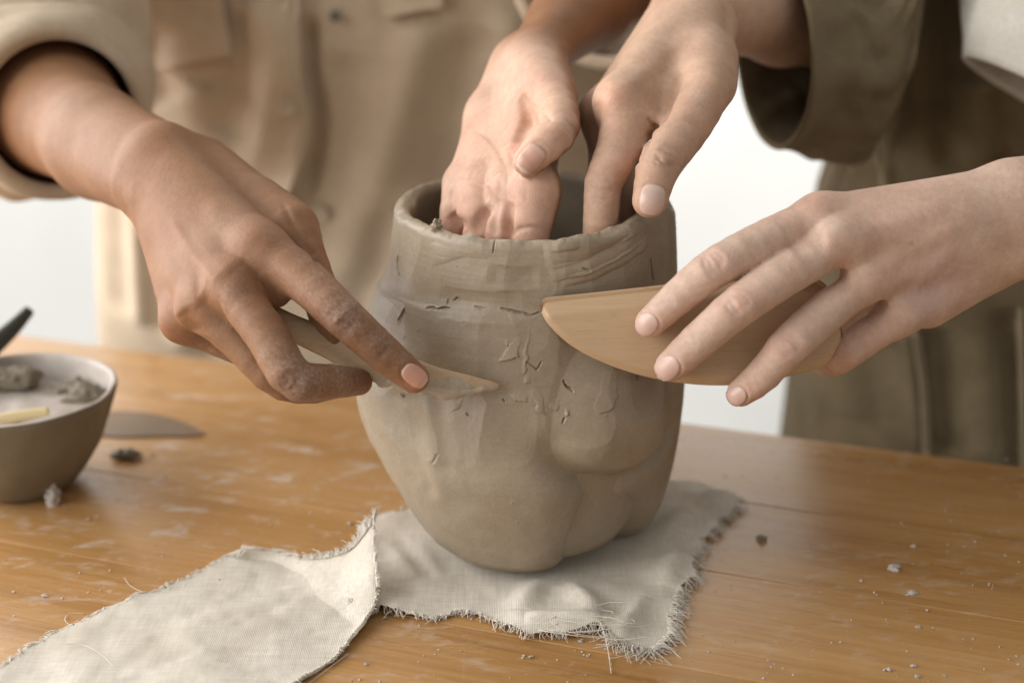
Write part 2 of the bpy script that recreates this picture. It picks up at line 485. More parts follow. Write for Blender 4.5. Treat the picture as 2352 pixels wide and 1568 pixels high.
TABS = [smooth_tab(T) for T in (R_R, R_B, R_L, R_F)]      # theta = 0, 90, 180, 270
def pot_base(th, z):
    th = np.mod(th, 2 * math.pi)
    q = np.floor(th / (math.pi / 2)).astype(int) % 4
    ph = th - q * math.pi / 2
    vals = np.stack([np.interp(z, _zz, T) for T in TABS], 0)
    a = np.take_along_axis(vals, q[None], 0)[0]; b = np.take_along_axis(vals, ((q + 1) % 4)[None], 0)[0]
    return np.sqrt(a * a * np.cos(ph) ** 2 + b * b * np.sin(ph) ** 2)
def wrap(a): return (a + math.pi) % (2 * math.pi) - math.pi
TH_N = math.radians(-68)
BUL = (math.radians(-57), 0.073)
def pot_form(th, z):
    r = pot_base(th, z)
    # valley between the two lobes, the right one set back at the foot
    dt = wrap(th - TH_N)
    low = 1 - smooth(.0, .060, z)
    r = r - 0.029 * low ** 1.3 * smooth(-.05, .09, dt) * (1 - smooth(.28, .80, dt))
    r = r - 0.0080 * (1 - smooth(.0, .056, z)) * np.exp(-(dt / .085) ** 2)
    r = r - 0.0125 * (1 - smooth(.014, .082, z)) * np.exp(-(dt / np.where(dt < 0, .19, .20)) ** 2)
    # rounded belly on the right with a soft under-fold
    s = wrap(th - BUL[0]) * 0.073; dz = z - BUL[1]
    rad = np.where(dz < 0, np.sqrt((s / .034) ** 2 + (dz / .0260) ** 2), np.sqrt((s / .034) ** 2 + (dz / .046) ** 2))
    r = r + 0.0080 * np.clip(1 - rad ** 2, 0, 1) ** 1.2
    r = r - 0.0062 * np.exp(-((rad - 1.0) / .24) ** 2) * smooth(.008, -.016, dz)
    # collar seam
    zs = 0.1180 - 0.0068 * np.sin(th) + 0.0006 * np.sin(th * 9)
    r = r + 0.0008 * (1 - smooth(-.0014, .0014, z - zs)) * np.exp(-np.clip(zs - z, 0, 1) / .012)
    r = r - 0.0007 * np.exp(-((z - zs - .0035) / .0045) ** 2)
    return r
def pot_hit(px, py):
    """photo points -> (theta, z) on the vase"""
    d = ray(np.asarray(px, float), np.asarray(py, float))
    t = np.linspace(.48, .75, 500)
    pts = CAM + t[:, None, None] * d[None]
    rho = np.hypot(pts[..., 0], pts[..., 1]); th = np.arctan2(pts[..., 1], pts[..., 0])
    ins = (rho < pot_form(th, np.clip(pts[..., 2], 0, .16))) & (pts[..., 2] < .165)
    i = np.argmax(ins, 0)
    j = np.arange(len(d))
    return th[i, j], pts[i, j, 2]
def S(pxy):
    pxy = np.asarray(pxy, float)
    th, z = pot_hit(pxy[:, 0], pxy[:, 1])
    return np.stack([wrap(th + math.pi / 2) * 0.07, z], 1)
def zoomA(p): return [(799.7 + x * 0.36, 423.4 + y * 0.36) for x, y in p]     # photo crop 850,450-1750,1050
def zoomB(p): return [(799.7 + x * 0.36, 846.7 + y * 0.36) for x, y in p]     # photo crop 850,900-1750,1500

front = np.linspace(math.radians(-182), math.radians(12), 760)
back = np.linspace(math.radians(12), math.radians(178), 120)[1:-1]
TH = np.r_[front, back]
nC = len(TH)
NZ = 560
tz = np.linspace(0, 1, NZ)
tz = tz * 0.75 + 0.25 * tz ** 2
def rim_height(th):
    u = wrap(th + math.pi / 2)
    h = POT_H + 0.0006 * np.sin(3 * u + 1) + 0.0005 * np.sin(7 * u)
    h += 0.0045 * np.exp(-((u - 0.95) / 0.42) ** 2)          # right side pulled up
    h -= 0.0014 * np.exp(-((u - 0.15) / 0.5) ** 2)
    h += 0.0006 * vnoise(np.stack([u * 9, u * 0, u * 0], -1), 3)
    return h
HR = rim_height(TH)
Zg = tz[:, None] * (HR[None] - 0.0042)
Tg = np.repeat(TH[None], NZ, 0)
Rg = pot_form(Tg, Zg)
Sg = np.stack([wrap(Tg + math.pi / 2) * 0.07, Zg], -1).reshape(-1, 2)
disp = np.zeros(len(Sg))
p3 = np.stack([np.cos(Tg) * Rg, np.sin(Tg) * Rg, Zg], -1).reshape(-1, 3)
# scraped facets: planes shaving the collar and the left shoulder
frng = np.random.default_rng(5)
cut = np.full(len(Sg), 1e9)
for k in range(34):
    su = frng.uniform(-.115, .075); sz = frng.uniform(.066, .152)
    if su < -.02: sz = frng.uniform(.03, .15)
    depth = frng.uniform(.0003, .0011)
    tilt = frng.uniform(-.16, .16); tilz = frng.uniform(-.07, .07)
    ds = Sg[:, 0] - su; dz = Sg[:, 1] - sz
    hgt = ds ** 2 / (2 * .068) + tilt * ds * .10 + tilz * dz - depth
    reach = (dz / frng.uniform(.018, .034)) ** 4 * .0022
    cut = np.minimum(cut, hgt + reach)
amt = smooth(.045, .075, Sg[:, 1])
amt = np.maximum(amt, smooth(-.045, -.075, Sg[:, 0]) * .8)
disp += np.minimum(cut, 0) * amt * 0.95
strk = np.where(Sg[:, 1] > .095, 1.0, 0.0)
disp += 0.00005 * (fbm(np.stack([Sg[:, 0] * 45, Sg[:, 1] * 750, 0 * disp], 1), 2, 61) * strk + fbm(np.stack([Sg[:, 0] * 750 + Sg[:, 1] * 120, Sg[:, 1] * 45, 0 * disp], 1), 2, 63) * (1 - strk) * (.25 + .75 * smooth(-.02, -.06, Sg[:, 0])))
disp += 0.00040 * fbm(p3 * 38, 2, 5) + 0.00007 * fbm(p3 * 230, 2, 9)
# finger-pressed vertical hollows low on the left
for (a, b, w, h) in (((935, 930), (985, 1130), .0045, .0011), ((900, 930), (950, 1100), .004, .0008), ((985, 950), (1010, 1150), .005, -.0008), ((1000, 900), (1020, 1080), .005, .0007)):
    d, t = seg_dist(Sg, S([a, b])); disp -= h * np.exp(-(d / w) ** 2)
# cracks (px on the photo -> on the clay)
CR = [(zoomA([(365, 825), (345, 860), (320, 895)]), .0006, .0030), (zoomA([(505, 815), (560, 822), (600, 818), (640, 828)]), .0005, .0022),
      (zoomA([(318, 490), (313, 530), (316, 575)]), .0006, .0026), (zoomA([(326, 598), (330, 610)]), .0006, .0016),
      (zoomA([(810, 820), (870, 830)]), .00045, .0012), (zoomA([(975, 832), (1050, 845), (1120, 858), (1160, 880), (1230, 850)]), .0005, .0018),
      (zoomA([(672, 768), (695, 750)]), .0005, .0016), (zoomA([(632, 765), (634, 800)]), .0004, .0012),
      (zoomA([(1375, 1285), (1400, 1320), (1430, 1355)]), .0005, .002), (zoomA([(1930, 512), (1942, 580), (1958, 640)]), .0006, .0025),
      (zoomA([(1848, 1215), (1855, 1275)]), .0005, .0018), (zoomA([(990, 1395), (1000, 1420)]), .0005, .0013),
      (zoomA([(750, 1500), (770, 1512)]), .0004, .0012), (zoomA([(1365, 1560), (1382, 1530)]), .0004, .0013),
      (zoomA([(1420, 345), (1430, 380)]), .0006, .0015), (zoomA([(930, 435), (925, 470)]), .0005, .0012),
      (zoomA([(750, 400), (850, 398), (960, 420), (1050, 400), (1060, 380)]), .0006, .0012),
      (zoomA([(1240, 400), (1235, 430), (1290, 430)]), .0007, .0016), (zoomA([(1230, 1160), (1200, 1215), (1140, 1160)]), .0005, .0011),
      (zoomB([(570, 575), (555, 610), (540, 625)]), .0008, .0006),
      (zoomA([(335, 1375), (345, 1388)]), .0008, .002), (zoomA([(1490, 570), (1540, 575)]), .0006, .0012)]
for pts, w, h in CR:
    sp = S(pts)
    lo = sp.min(0) - .004; hi = sp.max(0) + .004
    m = np.all((Sg > lo) & (Sg < hi), 1)
    if m.any():
        q = Sg[m] + 0.0005 * np.stack([fbm(p3[m] * 380, 3, 31), fbm(p3[m] * 380, 3, 35)], 1)
        d, t = seg_dist(q, sp)
        h = h * 1.0; w = w * .66; disp[m] -= h * np.exp(-(d / w) ** 2) * (0.45 + .55 * np.sin(np.clip(t, .02, .98) * math.pi))
        disp[m] += .10 * h * np.exp(-((d - 2.1 * w) / (1.2 * w)) ** 2)
# torn skins of clay: raised towards their lower lip
FL = [(zoomA([(1150, 1045), (1105, 1075), (1080, 1130), (1040, 1150), (955, 1170), (985, 1125), (1060, 1085)]), .0012),
      (zoomA([(1215, 985), (1180, 1030), (1160, 1090), (1140, 1180), (1120, 1240), (1110, 1200), (1150, 1090), (1175, 1010)]), .0008),
      (zoomA([(1010, 1385), (1060, 1412), (1140, 1420), (1145, 1390), (1110, 1370)]), .0011),
      (zoomA([(1180, 1370), (1172, 1435), (1210, 1475), (1250, 1500), (1255, 1465), (1225, 1400)]), .0011),
      (zoomA([(1280, 1420), (1285, 1460), (1330, 1475), (1350, 1445), (1310, 1410)]), .0007),
      (zoomA([(1380, 1500), (1400, 1510), (1410, 1480), (1390, 1470)]), .0011),
      (zoomA([(1575, 1470), (1600, 1490), (1680, 1470), (1720, 1390), (1740, 1280), (1690, 1270), (1640, 1380)]), .0006),
      (zoomA([(640, 1490), (700, 1465), (720, 1420), (705, 1430), (670, 1470)]), .0009),
      (zoomA([(1125, 1260), (1130, 1300), (1165, 1300), (1160, 1265)]), .0007),
      (zoomA([(1000, 1060), (1020, 1075), (1030, 1050), (1010, 1045)]), .0008)]
def in_poly(p, poly):
    x, y = p[:, 0], p[:, 1]; c = np.zeros(len(p), bool)
    for i in range(len(poly)):
        a, b = poly[i], poly[i - 1]
        cond = ((a[1] > y) != (b[1] > y)) & (x < (b[0] - a[0]) * (y - a[1]) / (b[1] - a[1] + 1e-15) + a[0])
        c ^= cond
    return c
for pts, h in FL:
    sp = S(pts); zc_ = sp[:, 1].mean(); zr_ = np.ptp(sp[:, 1]); sp[:, 1] = np.where(sp[:, 1] > zc_, sp[:, 1] + .45 * zr_ + .001, sp[:, 1]); lo = sp.min(0) - .002; hi = sp.max(0) + .002
    m = np.all((Sg > lo) & (Sg < hi), 1)
    if not m.any(): continue
    q = Sg[m] + 0.0006 * np.stack([fbm(p3[m] * 420, 3, 41), fbm(p3[m] * 420, 3, 45)], 1)
    ins = in_poly(q, sp)
    up = (q[:, 1] - sp[:, 1].min()) / (np.ptp(sp[:, 1]) + 1e-9)
    dd = disp[m]; lat = np.sin(np.clip((q[:, 0] - sp[:, 0].min()) / (np.ptp(sp[:, 0]) + 1e-9), 0, 1) * math.pi) ** .6
    dd[ins] += 1.0 * h * (np.clip(1 - up[ins], 0, 1) ** 1.8) * lat[ins]; disp[m] = dd
# smeared strokes climbing to the right of the rim
ST = [([(1250, 605), (1320, 590), (1400, 555), (1480, 515)], .0030, .0011), ([(1260, 640), (1340, 628), (1420, 590), (1475, 545)], .0022, .0009),
      ([(1250, 572), (1310, 566), (1380, 545), (1440, 520)], .0022, .0012), ([(1290, 660), (1370, 640), (1440, 600), (1490, 560)], .0016, .0007),
      ([(1240, 548), (1300, 552), (1370, 538), (1420, 520)], .0014, .0012), ([(1120, 640), (1180, 652), (1240, 650)], .003, -.0006),
      ([(985, 600), (1060, 575), (1130, 580)], .003, .0005), ([(1010, 700), (1090, 712), (1200, 715)], .004, -.0006)]
for pts, w, h in ST:
    sp = S(pts); m = np.all((Sg > sp.min(0) - .01) & (Sg < sp.max(0) + .01), 1)
    q = Sg[m] + 0.0005 * np.stack([vnoise(p3[m] * 260, 51), vnoise(p3[m] * 260, 52)], 1)
    d, t = seg_dist(q, sp)
    e = 1.35 * h * np.clip(1 - (d / (w * 1.6)) ** 2, 0, 1) ** .7 * np.clip(np.sin(np.clip(t, .001, .999) * math.pi) * 2.2, 0, 1)
    disp[m] += e
# small pits and specks
for k in range(34):
    c = np.array([frng.uniform(-.11, .09), frng.uniform(.01, .15)]); w = frng.uniform(.0003, .0005); h = frng.choice([-1, 1, 1]) * frng.uniform(.0002, .0004)
    m = np.all(np.abs(Sg - c) < .004, 1)
    disp[m] += h * np.exp(-(((Sg[m] - c) ** 2).sum(1) / w ** 2))
Rg = Rg + disp.reshape(Rg.shape)
outer = np.stack([np.cos(Tg) * Rg, np.sin(Tg) * Rg, Zg], -1)
rows = [outer]
# rolled lip
wall_t = 0.0078 + 0.0012 * vnoise(np.stack([TH * 3, TH * 0, TH * 0], -1), 8) + .0016 * np.exp(-((wrap(TH + math.pi / 2) - 0.95) / .3) ** 2)
Rt = Rg[-1]
for a in np.linspace(0, math.pi, 19)[1:]:
    rr = Rt - wall_t / 2 + wall_t / 2 * math.cos(a)
    lump = 0.0007 * fbm(np.stack([np.cos(TH) * 6 * 2, np.sin(TH) * 6 * 2, np.full(nC, a)], -1), 3, 12) * math.sin(a)
    zz = HR - 0.0042 + 0.0042 * math.sin(a) + lump
    rows.append(np.stack([np.cos(TH) * rr, np.sin(TH) * rr, zz], -1)[None])
for k, zf in enumerate(np.linspace(1, 0.06, 40)[1:]):
    z = (HR - 0.0042) * zf
    rr = np.minimum(pot_base(TH, z), .074) - wall_t - .0005 * vnoise(np.stack([np.cos(TH) * 4, np.sin(TH) * 4, z * 60], -1), 77)
    rows.append(np.stack([np.cos(TH) * rr, np.sin(TH) * rr, z], -1)[None])
z = np.full(nC, .009)
for s_ in (.6, .02):
    rows.append(np.stack([np.cos(TH) * .05 * s_, np.sin(TH) * .05 * s_, z], -1)[None])
bot = outer[0] * np.array([.02, .02, 1]); bot[:, 2] = 0.001
outer[0, :, 2] = 0.0012
rows = [bot[None]] + rows
G = np.concatenate(rows, 0)
G[..., 2] += 0.0022
f = grid_faces(G.shape[0], nC, wrap=True)
pot = mesh_obj("clay_vase", G.reshape(-1, 3), f, M['clay'])
tag(pot, "lumpy unfired grey brown clay vase standing on the linen cloth", "vase")

def blob(name, c, r, mat, seed, parent=None, squash=(1, 1, 1), amp=.35, res=20, freq=1.6):
    th = np.linspace(0, math.pi, res); ph = np.linspace(0, 2 * math.pi, res * 2, endpoint=False)
    T, Ph = np.meshgrid(th, ph, indexing='ij')
    d = np.stack([np.sin(T) * np.cos(Ph), np.sin(T) * np.sin(Ph), np.cos(T)], -1)
    rr = r * (1 + amp * fbm(d * freq + seed * 3.7, 4, seed))
    v = d * rr[..., None] * np.array(squash)
    v = v.reshape(-1, 3)
    o = mesh_obj(name, v, grid_faces(res, res * 2, wrap=True), mat, parent)
    o.location = c
    return o
th_, z_ = pot_hit([1003], [527])
blob("clay_crumb", (float(PZ(1003, 521, .1585)[0]), float(PZ(1003, 521, .1585)[1]), .1590), .0019, M['clay'], 3, pot, (1, .8, 1.5), .7)

# ================================================================== linen cloths
def coons(bot, top, left, right, nu, nv):
    b = resample(bot, nu); t = resample(top, nu); l = resample(left, nv); r = resample(right, nv)
    u = np.linspace(0, 1, nu)[None, :, None]; v = np.linspace(0, 1, nv)[:, None, None]
    return ((1 - v) * b[None] + v * t[None] + (1 - u) * l[:, None] + u * r[:, None]
            - ((1 - u) * (1 - v) * b[0] + u * (1 - v) * b[-1] + (1 - u) * v * t[0] + u * v * t[-1]))
def pz(lst):
    out = []
    for q in lst:
        out.append(PZ(np.float64(q[0]), np.float64(q[1]), q[2] if len(q) > 2 else 0.0008))
    return np.array(out)
def fringe(edge, outward, n, lmin, lmax, rnd, ground=.0006, droop=True, spread=.5):
    """threads leaving an edge curve"""
    polys, rad = [], []
    for k in range(n):
        i = rnd.uniform(0, len(edge) - 1.001); a = int(i); f_ = i - a
        p0 = edge[a] * (1 - f_) + edge[a + 1] * f_; o = outward[a]
        L = rnd.uniform(lmin, lmax)
        tang = edge[a + 1] - edge[a]; tang /= np.linalg.norm(tang) + 1e-12
        dirv = o + tang * (.9 * spread * math.sin(i * .35 + 5 * math.sin(i * .11)) + rnd.normal(0, spread * .35)); dirv /= np.linalg.norm(dirv)
        m = 9; s = np.linspace(0, 1, m)
        curl = rnd.normal(0, .5) * L; wig = rnd.normal(0, .10) * L; wf = rnd.uniform(4, 8)
        pl = p0 - o * .0015 + dirv * (s * L)[:, None] + tang * (curl * s ** 2 + wig * np.sin(wf * s))[:, None]
        pl[:, 2] = np.maximum(p0[2] * (1 - s * (.75 if droop else -.1)) + rnd.uniform(.0002, .0016) * np.sin(s * 2.6), ground)
        polys.append(pl); rad.append(rnd.uniform(.00016, .00027))
    return polys, rad
def edge_out(G, which):
    e = {'b': G[0], 't': G[-1], 'l': G[:, 0], 'r': G[:, -1]}[which]
    i = {'b': G[1], 't': G[-2], 'l': G[:, 1], 'r': G[:, -2]}[which]
    o = e - i; o /= np.linalg.norm(o, axis=1, keepdims=True) + 1e-12
    return e, o
crng = np.random.default_rng(21)
def ragged(G, amp, seed):
    """uneven torn border: push the border rows in and out"""
    nv, nu, _ = G.shape
    for which, ax in (('b', 0), ('t', 0), ('l', 1), ('r', 1)):
        e, o = edge_out(G, which)
        nz = amp * fbm(e * 170, 4, seed)
        for k in range(6):
            w = (1 - k / 6) ** 2
            sl = {'b': (k, slice(None)), 't': (nv - 1 - k, slice(None)), 'l': (slice(None), k), 'r': (slice(None), nu - 1 - k)}[which]
            G[sl] = G[sl] + o * (nz * w)[:, None]
    return G

# cloth under the vase
GB = coons(pz([(800, 1398), (880, 1404), (990, 1418), (1060, 1408), (1140, 1436), (1240, 1462), (1380, 1452), (1420, 1482), (1505, 1502)]),
           pz([(830, 1200), (930, 1172), (1100, 1150), (1300, 1130), (1500, 1122), (1600, 1120), (1715, 1160)]),
           pz([(800, 1398), (800, 1320), (815, 1260), (830, 1200)]),
           pz([(1505, 1502), (1540, 1440), (1538, 1400), (1590, 1330), (1600, 1270), (1640, 1215), (1715, 1160)]), 260, 190)
GB = ragged(GB, .0022, 5)
vv, uu = np.meshgrid(np.linspace(0, 1, GB.shape[0]), np.linspace(0, 1, GB.shape[1]), indexing='ij')
rad_ = np.hypot(GB[..., 0] - 0.0, GB[..., 1] - 0.0)
free = smooth(.052, .085, rad_)
hz = 0.0016 * (fbm(GB * np.array([40, 40, 0]), 3, 2) + .6) + 0.0035 * np.clip(fbm(GB * np.array([22, 22, 0]) + 4, 3, 8), 0, 1)
def ridge(G, a, b, w, h):
    A = PZ(*map(np.float64, a))[:2]; B = PZ(*map(np.float64, b))[:2]
    d, t = seg_dist(G[..., :2].reshape(-1, 2), np.array([A, B]))
    return (h * np.exp(-(d / w) ** 2) * np.sin(np.clip(t, 0.03, .97) * math.pi) ** .5).reshape(G.shape[:2])
hz = hz + ridge(GB, (1250, 1330), (1190, 1420), .006, .0045) + ridge(GB, (1300, 1350), (1380, 1440), .007, .005) + ridge(GB, (1480, 1380), (1420, 1480), .005, .004)
hz = hz + ridge(GB, (960, 1240), (1010, 1330), .005, .004) + ridge(GB, (900, 1260), (960, 1350), .005, .003) + ridge(GB, (1560, 1190), (1500, 1240), .006, .005) + ridge(GB, (1600, 1150), (1690, 1165), .006, .006)
hz = hz + ridge(GB, (1200, 1440), (1390, 1445), .005, .0055) + ridge(GB, (1560, 1290), (1520, 1360), .006, .004)
GB[..., 2] = 0.0009 + hz * (0.12 + .88 * free)
v, f = shell(GB, 0.00035)
clothB = mesh_obj("linen_cloth", v, f, M['linen'])
tag(clothB, "frayed off white linen cloth lying under the clay vase", "cloth")
polys, rad = [], []
for which, n, a, b in (('b', 300, .0018, .0050), ('r', 330, .003, .007), ('t', 120, .002, .006)):
    e, o = edge_out(GB, which); pl, r_ = fringe(e, o, n, a, b, crng); polys += pl; rad += r_
# thick tassels at the near right corner
e, o = edge_out(GB, 'b'); k0 = int(len(e) * .80)
pl, r_ = fringe(e[k0:], o[k0:], 90, .004, .010, crng, spread=.22); polys += pl; rad += r_
e, o = edge_out(GB, 'r')
pl, r_ = fringe(e[:70], o[:70], 130, .004, .009, crng, spread=.22); polys += pl; rad += r_
# loose loops of thread lying on the folded front edge
for k in range(9):
    c = PZ(np.float64(crng.uniform(1290, 1460)), np.float64(crng.uniform(1400, 1450)), .0062)
    a0 = crng.uniform(0, 6.28); Rr = crng.uniform(.006, .016); s = np.linspace(0, crng.uniform(1.5, 3.6), 16)
    pl = np.stack([c[0] + Rr * np.cos(a0 + s) * 1.4, c[1] + Rr * .55 * np.sin(a0 + s), c[2] + .0012 * np.sin(s * 2)], 1)
    polys.append(pl); rad.append(.00022)
v, f = tubes(polys, rad)
tag(mesh_obj("fringe", v, f, M['thread'], clothB), kind="stuff")
lp = np.array([PZ(1490.0, 1440.0, .006), PZ(1487.0, 1478.0, .004), PZ(1493.0, 1510.0, .0008), PZ(1492.0, 1538.0, .0006)])
lp = np.array([PZ(np.float64(x), np.float64(y), z) for x, y, z in ((1378, 1425, .006), (1390, 1460, .004), (1398, 1500, .0012), (1404, 1545, .0006))])
v, f = tubes([resample(lp, 20)], [.00028], 6)
mesh_obj("loose_thread", v, f, M['thread'], clothB)

# strip at the front left with a lifted corner
GA = coons(pz([(-140, 1600), (120, 1700), (400, 1690), (600, 1625)]),
           pz([(560, 1262, .007), (640, 1272, .005), (720, 1288, .006), (800, 1268, .013), (850, 1208, .026), (863, 1190, .029)]),
           pz([(-140, 1600), (0, 1528), (95, 1468), (270, 1390), (380, 1345), (470, 1308), (515, 1280), (560, 1262, .007)]),
           pz([(600, 1625), (700, 1562), (775, 1510), (845, 1430, .002), (866, 1370, .007), (867, 1310, .014), (862, 1250, .021), (863, 1190, .029)]), 200, 240)
zz = GA[..., 2].copy()
GA = ragged(GA, .0014, 9)
hz = 0.0011 * (fbm(GA * np.array([45, 45, 0]), 3, 12) + .6) + .0022 * np.clip(fbm(GA * np.array([20, 20, 0]) + 9, 3, 18), 0, 1)
GA[..., 2] = np.maximum(zz, .0008) + hz
v, f = shell(GA, 0.00035)
clothA = mesh_obj("linen_cloth", v, f, M['linen'])
tag(clothA, "strip of frayed off white linen with one corner curled up, in front", "cloth")
polys, rad = [], []
for which, n, a, b in (('l', 220, .0012, .0035), ('r', 520, .0010, .0028), ('t', 330, .002, .006)):
    e, o = edge_out(GA, which); pl, r_ = fringe(e, o, n, a, b, crng, droop=(which == 'l')); polys += pl; rad += r_
e, o = edge_out(GA, 't'); pl, r_ = fringe(e[-45:], o[-45:], 90, .004, .010, crng, droop=False, spread=.25); polys += pl; rad += r_
for pts in ([(395, 1345), (370, 1385), (355, 1408)], [(170, 1440), (150, 1425), (158, 1408), (190, 1408)], [(340, 1365), (300, 1345), (285, 1325)], [(100, 1470), (50, 1482), (10, 1496)], [(470, 1310), (430, 1325), (425, 1345)], [(800, 1500), (760, 1530), (700, 1575)]):
    polys.append(resample(pz([(x, y, .0008) for x, y in pts]), 14)); rad.append(.0002)
polys.append(resample(np.array([PZ(np.float64(x), np.float64(y), .0032) for x, y in ((150, 1478), (190, 1480), (230, 1500), (262, 1530))]), 14)); rad.append(.00022)
v, f = tubes(polys, rad)
tag(mesh_obj("fringe", v, f, M['thread'], clothA), kind="stuff")

# ================================================================== bowl at the left
def lathe(name, prof, n, mat, parent=None, noise_amp=0.0, seed=0):
    prof = np.asarray(prof, float)
    t = np.linspace(0, 2 * math.pi, n, endpoint=False)
    V = np.stack([prof[:, 0, None] * np.cos(t), prof[:, 0, None] * np.sin(t), np.repeat(prof[:, 1, None], n, 1)], -1)
    if noise_amp: V = V + noise_amp * fbm(V * 60, 3, seed)[..., None] * (V * np.array([1, 1, 0]) / (np.linalg.norm(V * np.array([1, 1, 0]), axis=-1, keepdims=True) + 1e-6))
    return mesh_obj(name, V.reshape(-1, 3), grid_faces(len(prof), n, wrap=True), mat, parent)
bc = PZ(60.0, 1112.0)
bowl = empty("clay_bowl", (float(bc[0]), float(bc[1]), 0))
tag(bowl, "small brown clay bowl with scraps of clay inside, at the left", "bowl")
outp = resample([(0.0008, .0006), (.012, .0006), (.0205, .0008), (.0265, .0062), (.0345, .018), (.0408, .032), (.0452, .045), (.0468, .0515)], 40)
rimp = [(.0466, .0528), (.0456, .0534), (.0446, .0528)]
inp = resample([(.0440, .0515), (.0425, .045), (.0385, .033), (.031, .0205), (.02, .0125), (.0008, .0105)], 30)
outp[:, 0] *= 1.07; inp[:, 0] *= 1.07; rimp = [(x * 1.07, y_) for x, y_ in rimp]
lathe("outside_wall", np.vstack([outp, [rimp[0]]]), 96, M['bowl'], bowl, .0006, 3)
lathe("inside_slip", np.vstack([[rimp[0]], rimp[1:2], [rimp[2]], inp]), 96, M['slip'], bowl, .0005, 3)
bz = float(bc[0]), float(bc[1])
def lump(px, py, z, r, seed, label, squash=(1, 1, .8)):
    p = PZ(np.float64(px), np.float64(py), z)
    o = blob("clay_scrap", tuple(float(x) for x in p), r, M['clay_dark'], seed, None, squash, .42, 26, 1.9)
    return tag(o, label, "clay scrap", "scraps of clay in the bowl")
lump(34, 868, .046, .0085, 4, "spiky dark clay scrap on the far rim of the bowl", (1.3, .7, .8))
lump(172, 887, .042, .0060, 7, "flat dark clay scrap inside the bowl, the farther of two by its right rim", (1.5, .8, .6))
lump(200, 907, .042, .0070, 9, "dark clay scrap inside the bowl, the nearer of two by its right rim", (1.5, .9, .7))
# slip filling the bowl
t = np.linspace(0, 2 * math.pi, 64, endpoint=False)
ring = [np.stack([np.cos(t) * r, np.sin(t) * r, np.full(64, .040) + .0012 * fbm(np.stack([np.cos(t) * r * 70, np.sin(t) * r * 70, t * 0], -1), 3, 4)], -1) for r in np.linspace(.0440, .0005, 24)]
mesh_obj("slip_filling", np.vstack(ring), grid_faces(24, 64, wrap=True), M['slip'], bowl)
def stick(name, pts, wa, wb, mat, label, cat, parent=None, n=20, power=2.4, m=40, group=None):
    """pts: list of (px,py,dep); wa half width across the view, wb half thickness (px units)"""
    C = np.array([P(np.float64(a), np.float64(b), np.float64(c)) for a, b, c in pts])
    tt = np.linspace(0, 1, len(pts)); C = resample(C, m); u = np.linspace(0, 1, m)
    d = np.gradient(C, axis=0); d /= np.linalg.norm(d, axis=1, keepdims=True)
    A = np.cross(d, FWD); A /= np.linalg.norm(A, axis=1, keepdims=True)
    B = np.cross(A, d)
    dep = np.interp(u, tt, [p_[2] for p_ in pts])
    ra = np.interp(u, np.linspace(0, 1, len(wa)), wa) * dep / FPX; rb = np.interp(u, np.linspace(0, 1, len(wb)), wb) * dep / FPX
    o = loft_obj(name, C, A, B, ra, rb, mat, parent, n, power)
    if label: tag(o, label, cat, group)
    return o, C, A, B, ra, rb
stick("modelling_tool", [(-120, 985, .70), (-20, 968, .70), (60, 952, .70), (112, 944, .70)], [13, 15, 15, 9], [8, 8, 7, 4], M['yellow_wood'], "pale yellow wooden modelling tool lying across the bowl", "tool")
stick("tool_handle", [(-90, 872, .73), (-30, 808, .745), (30, 752, .76), (66, 714, .77)], [26, 24, 20, 13], [22, 20, 18, 12], M['handle'], "dark rounded tool handle sticking up behind the bowl", "tool handle")

# steel scraper lying on the table
sc = np.array([PZ(np.float64(x), np.float64(y), .0006) for x, y in ((215, 950), (280, 944), (360, 952), (430, 974), (470, 996))])
sd = np.array([PZ(np.float64(x), np.float64(y), .0006) for x, y in ((215, 1000), (290, 1004), (370, 1002), (430, 1002), (470, 998))])
up_, lo_ = resample(sc, 30), resample(sd, 30)
Gs = np.stack([lo_ * (1 - k) + up_ * k for k in np.linspace(0, 1, 8)], 0); Gs[..., 2] = .0009
v, f = shell(Gs, .0006)
tag(mesh_obj("steel_scraper", v, f, M['steel']), "thin dull metal scraper lying flat on the table beside the bowl", "scraper")

# crumbs on the table
def crumb(px, py, r, mat, seed, label, squash=(1, 1, .5)):
    p = PZ(np.float64(px), np.float64(py), 0)
    o = blob("clay_crumb", (float(p[0]), float(p[1]), r * squash[2] * .6), r, mat, seed, None, squash, .6, 14, 1.8)
    return tag(o, label, "clay crumb", "crumbs of clay on the table")
crumb(287, 1052, .0052, M['clay_dark'], 2, "dark pointed clay crumb on the table between the bowl and the cloth strip", (1.2, .8, .6))
crumb(122, 1160, .0058, M['slip'], 5, "pale clay chip leaning at the foot of the bowl", (.6, .5, 1.2))
crumb(1748, 1240, .0019, M['clay_dark'], 6, "dark clay crumb on the table right of the vase cloth", (1, 1, .8))
crumb(2052, 1306, .0024, M['slip'], 8, "largest pale clay crumb on the bare table at the right", (1, 1, .5))
crumb(2096, 1362, .0019, M['slip'], 9, "pale flat clay crumb below the largest one at the right", (1.3, .8, .35))
crumb(1335, 1573 - 100 + 0, .0010, M['slip'], 10, "tiny pale crumb just in front of the vase cloth's fold", (1, 1, .7))
crumb(2098, 1255, .0010, M['slip'], 11, "small pale crumb above the largest one at the right", (1, 1, .6))
crumb(2108, 1440, .0009, M['slip'], 13, "small grain of pale clay near the right front of the table", (1.2, .7, .6))
crumb(2098, 1530, .0010, M['slip'], 14, "pale grain of clay at the bottom right of the table", (1.3, .8, .6))
crumb(2106, 1554, .0009, M['slip'], 15, "lowest pale grain of clay at the bottom right", (1, 1, .6))
dust_v, dust_f, off = [], [], 0
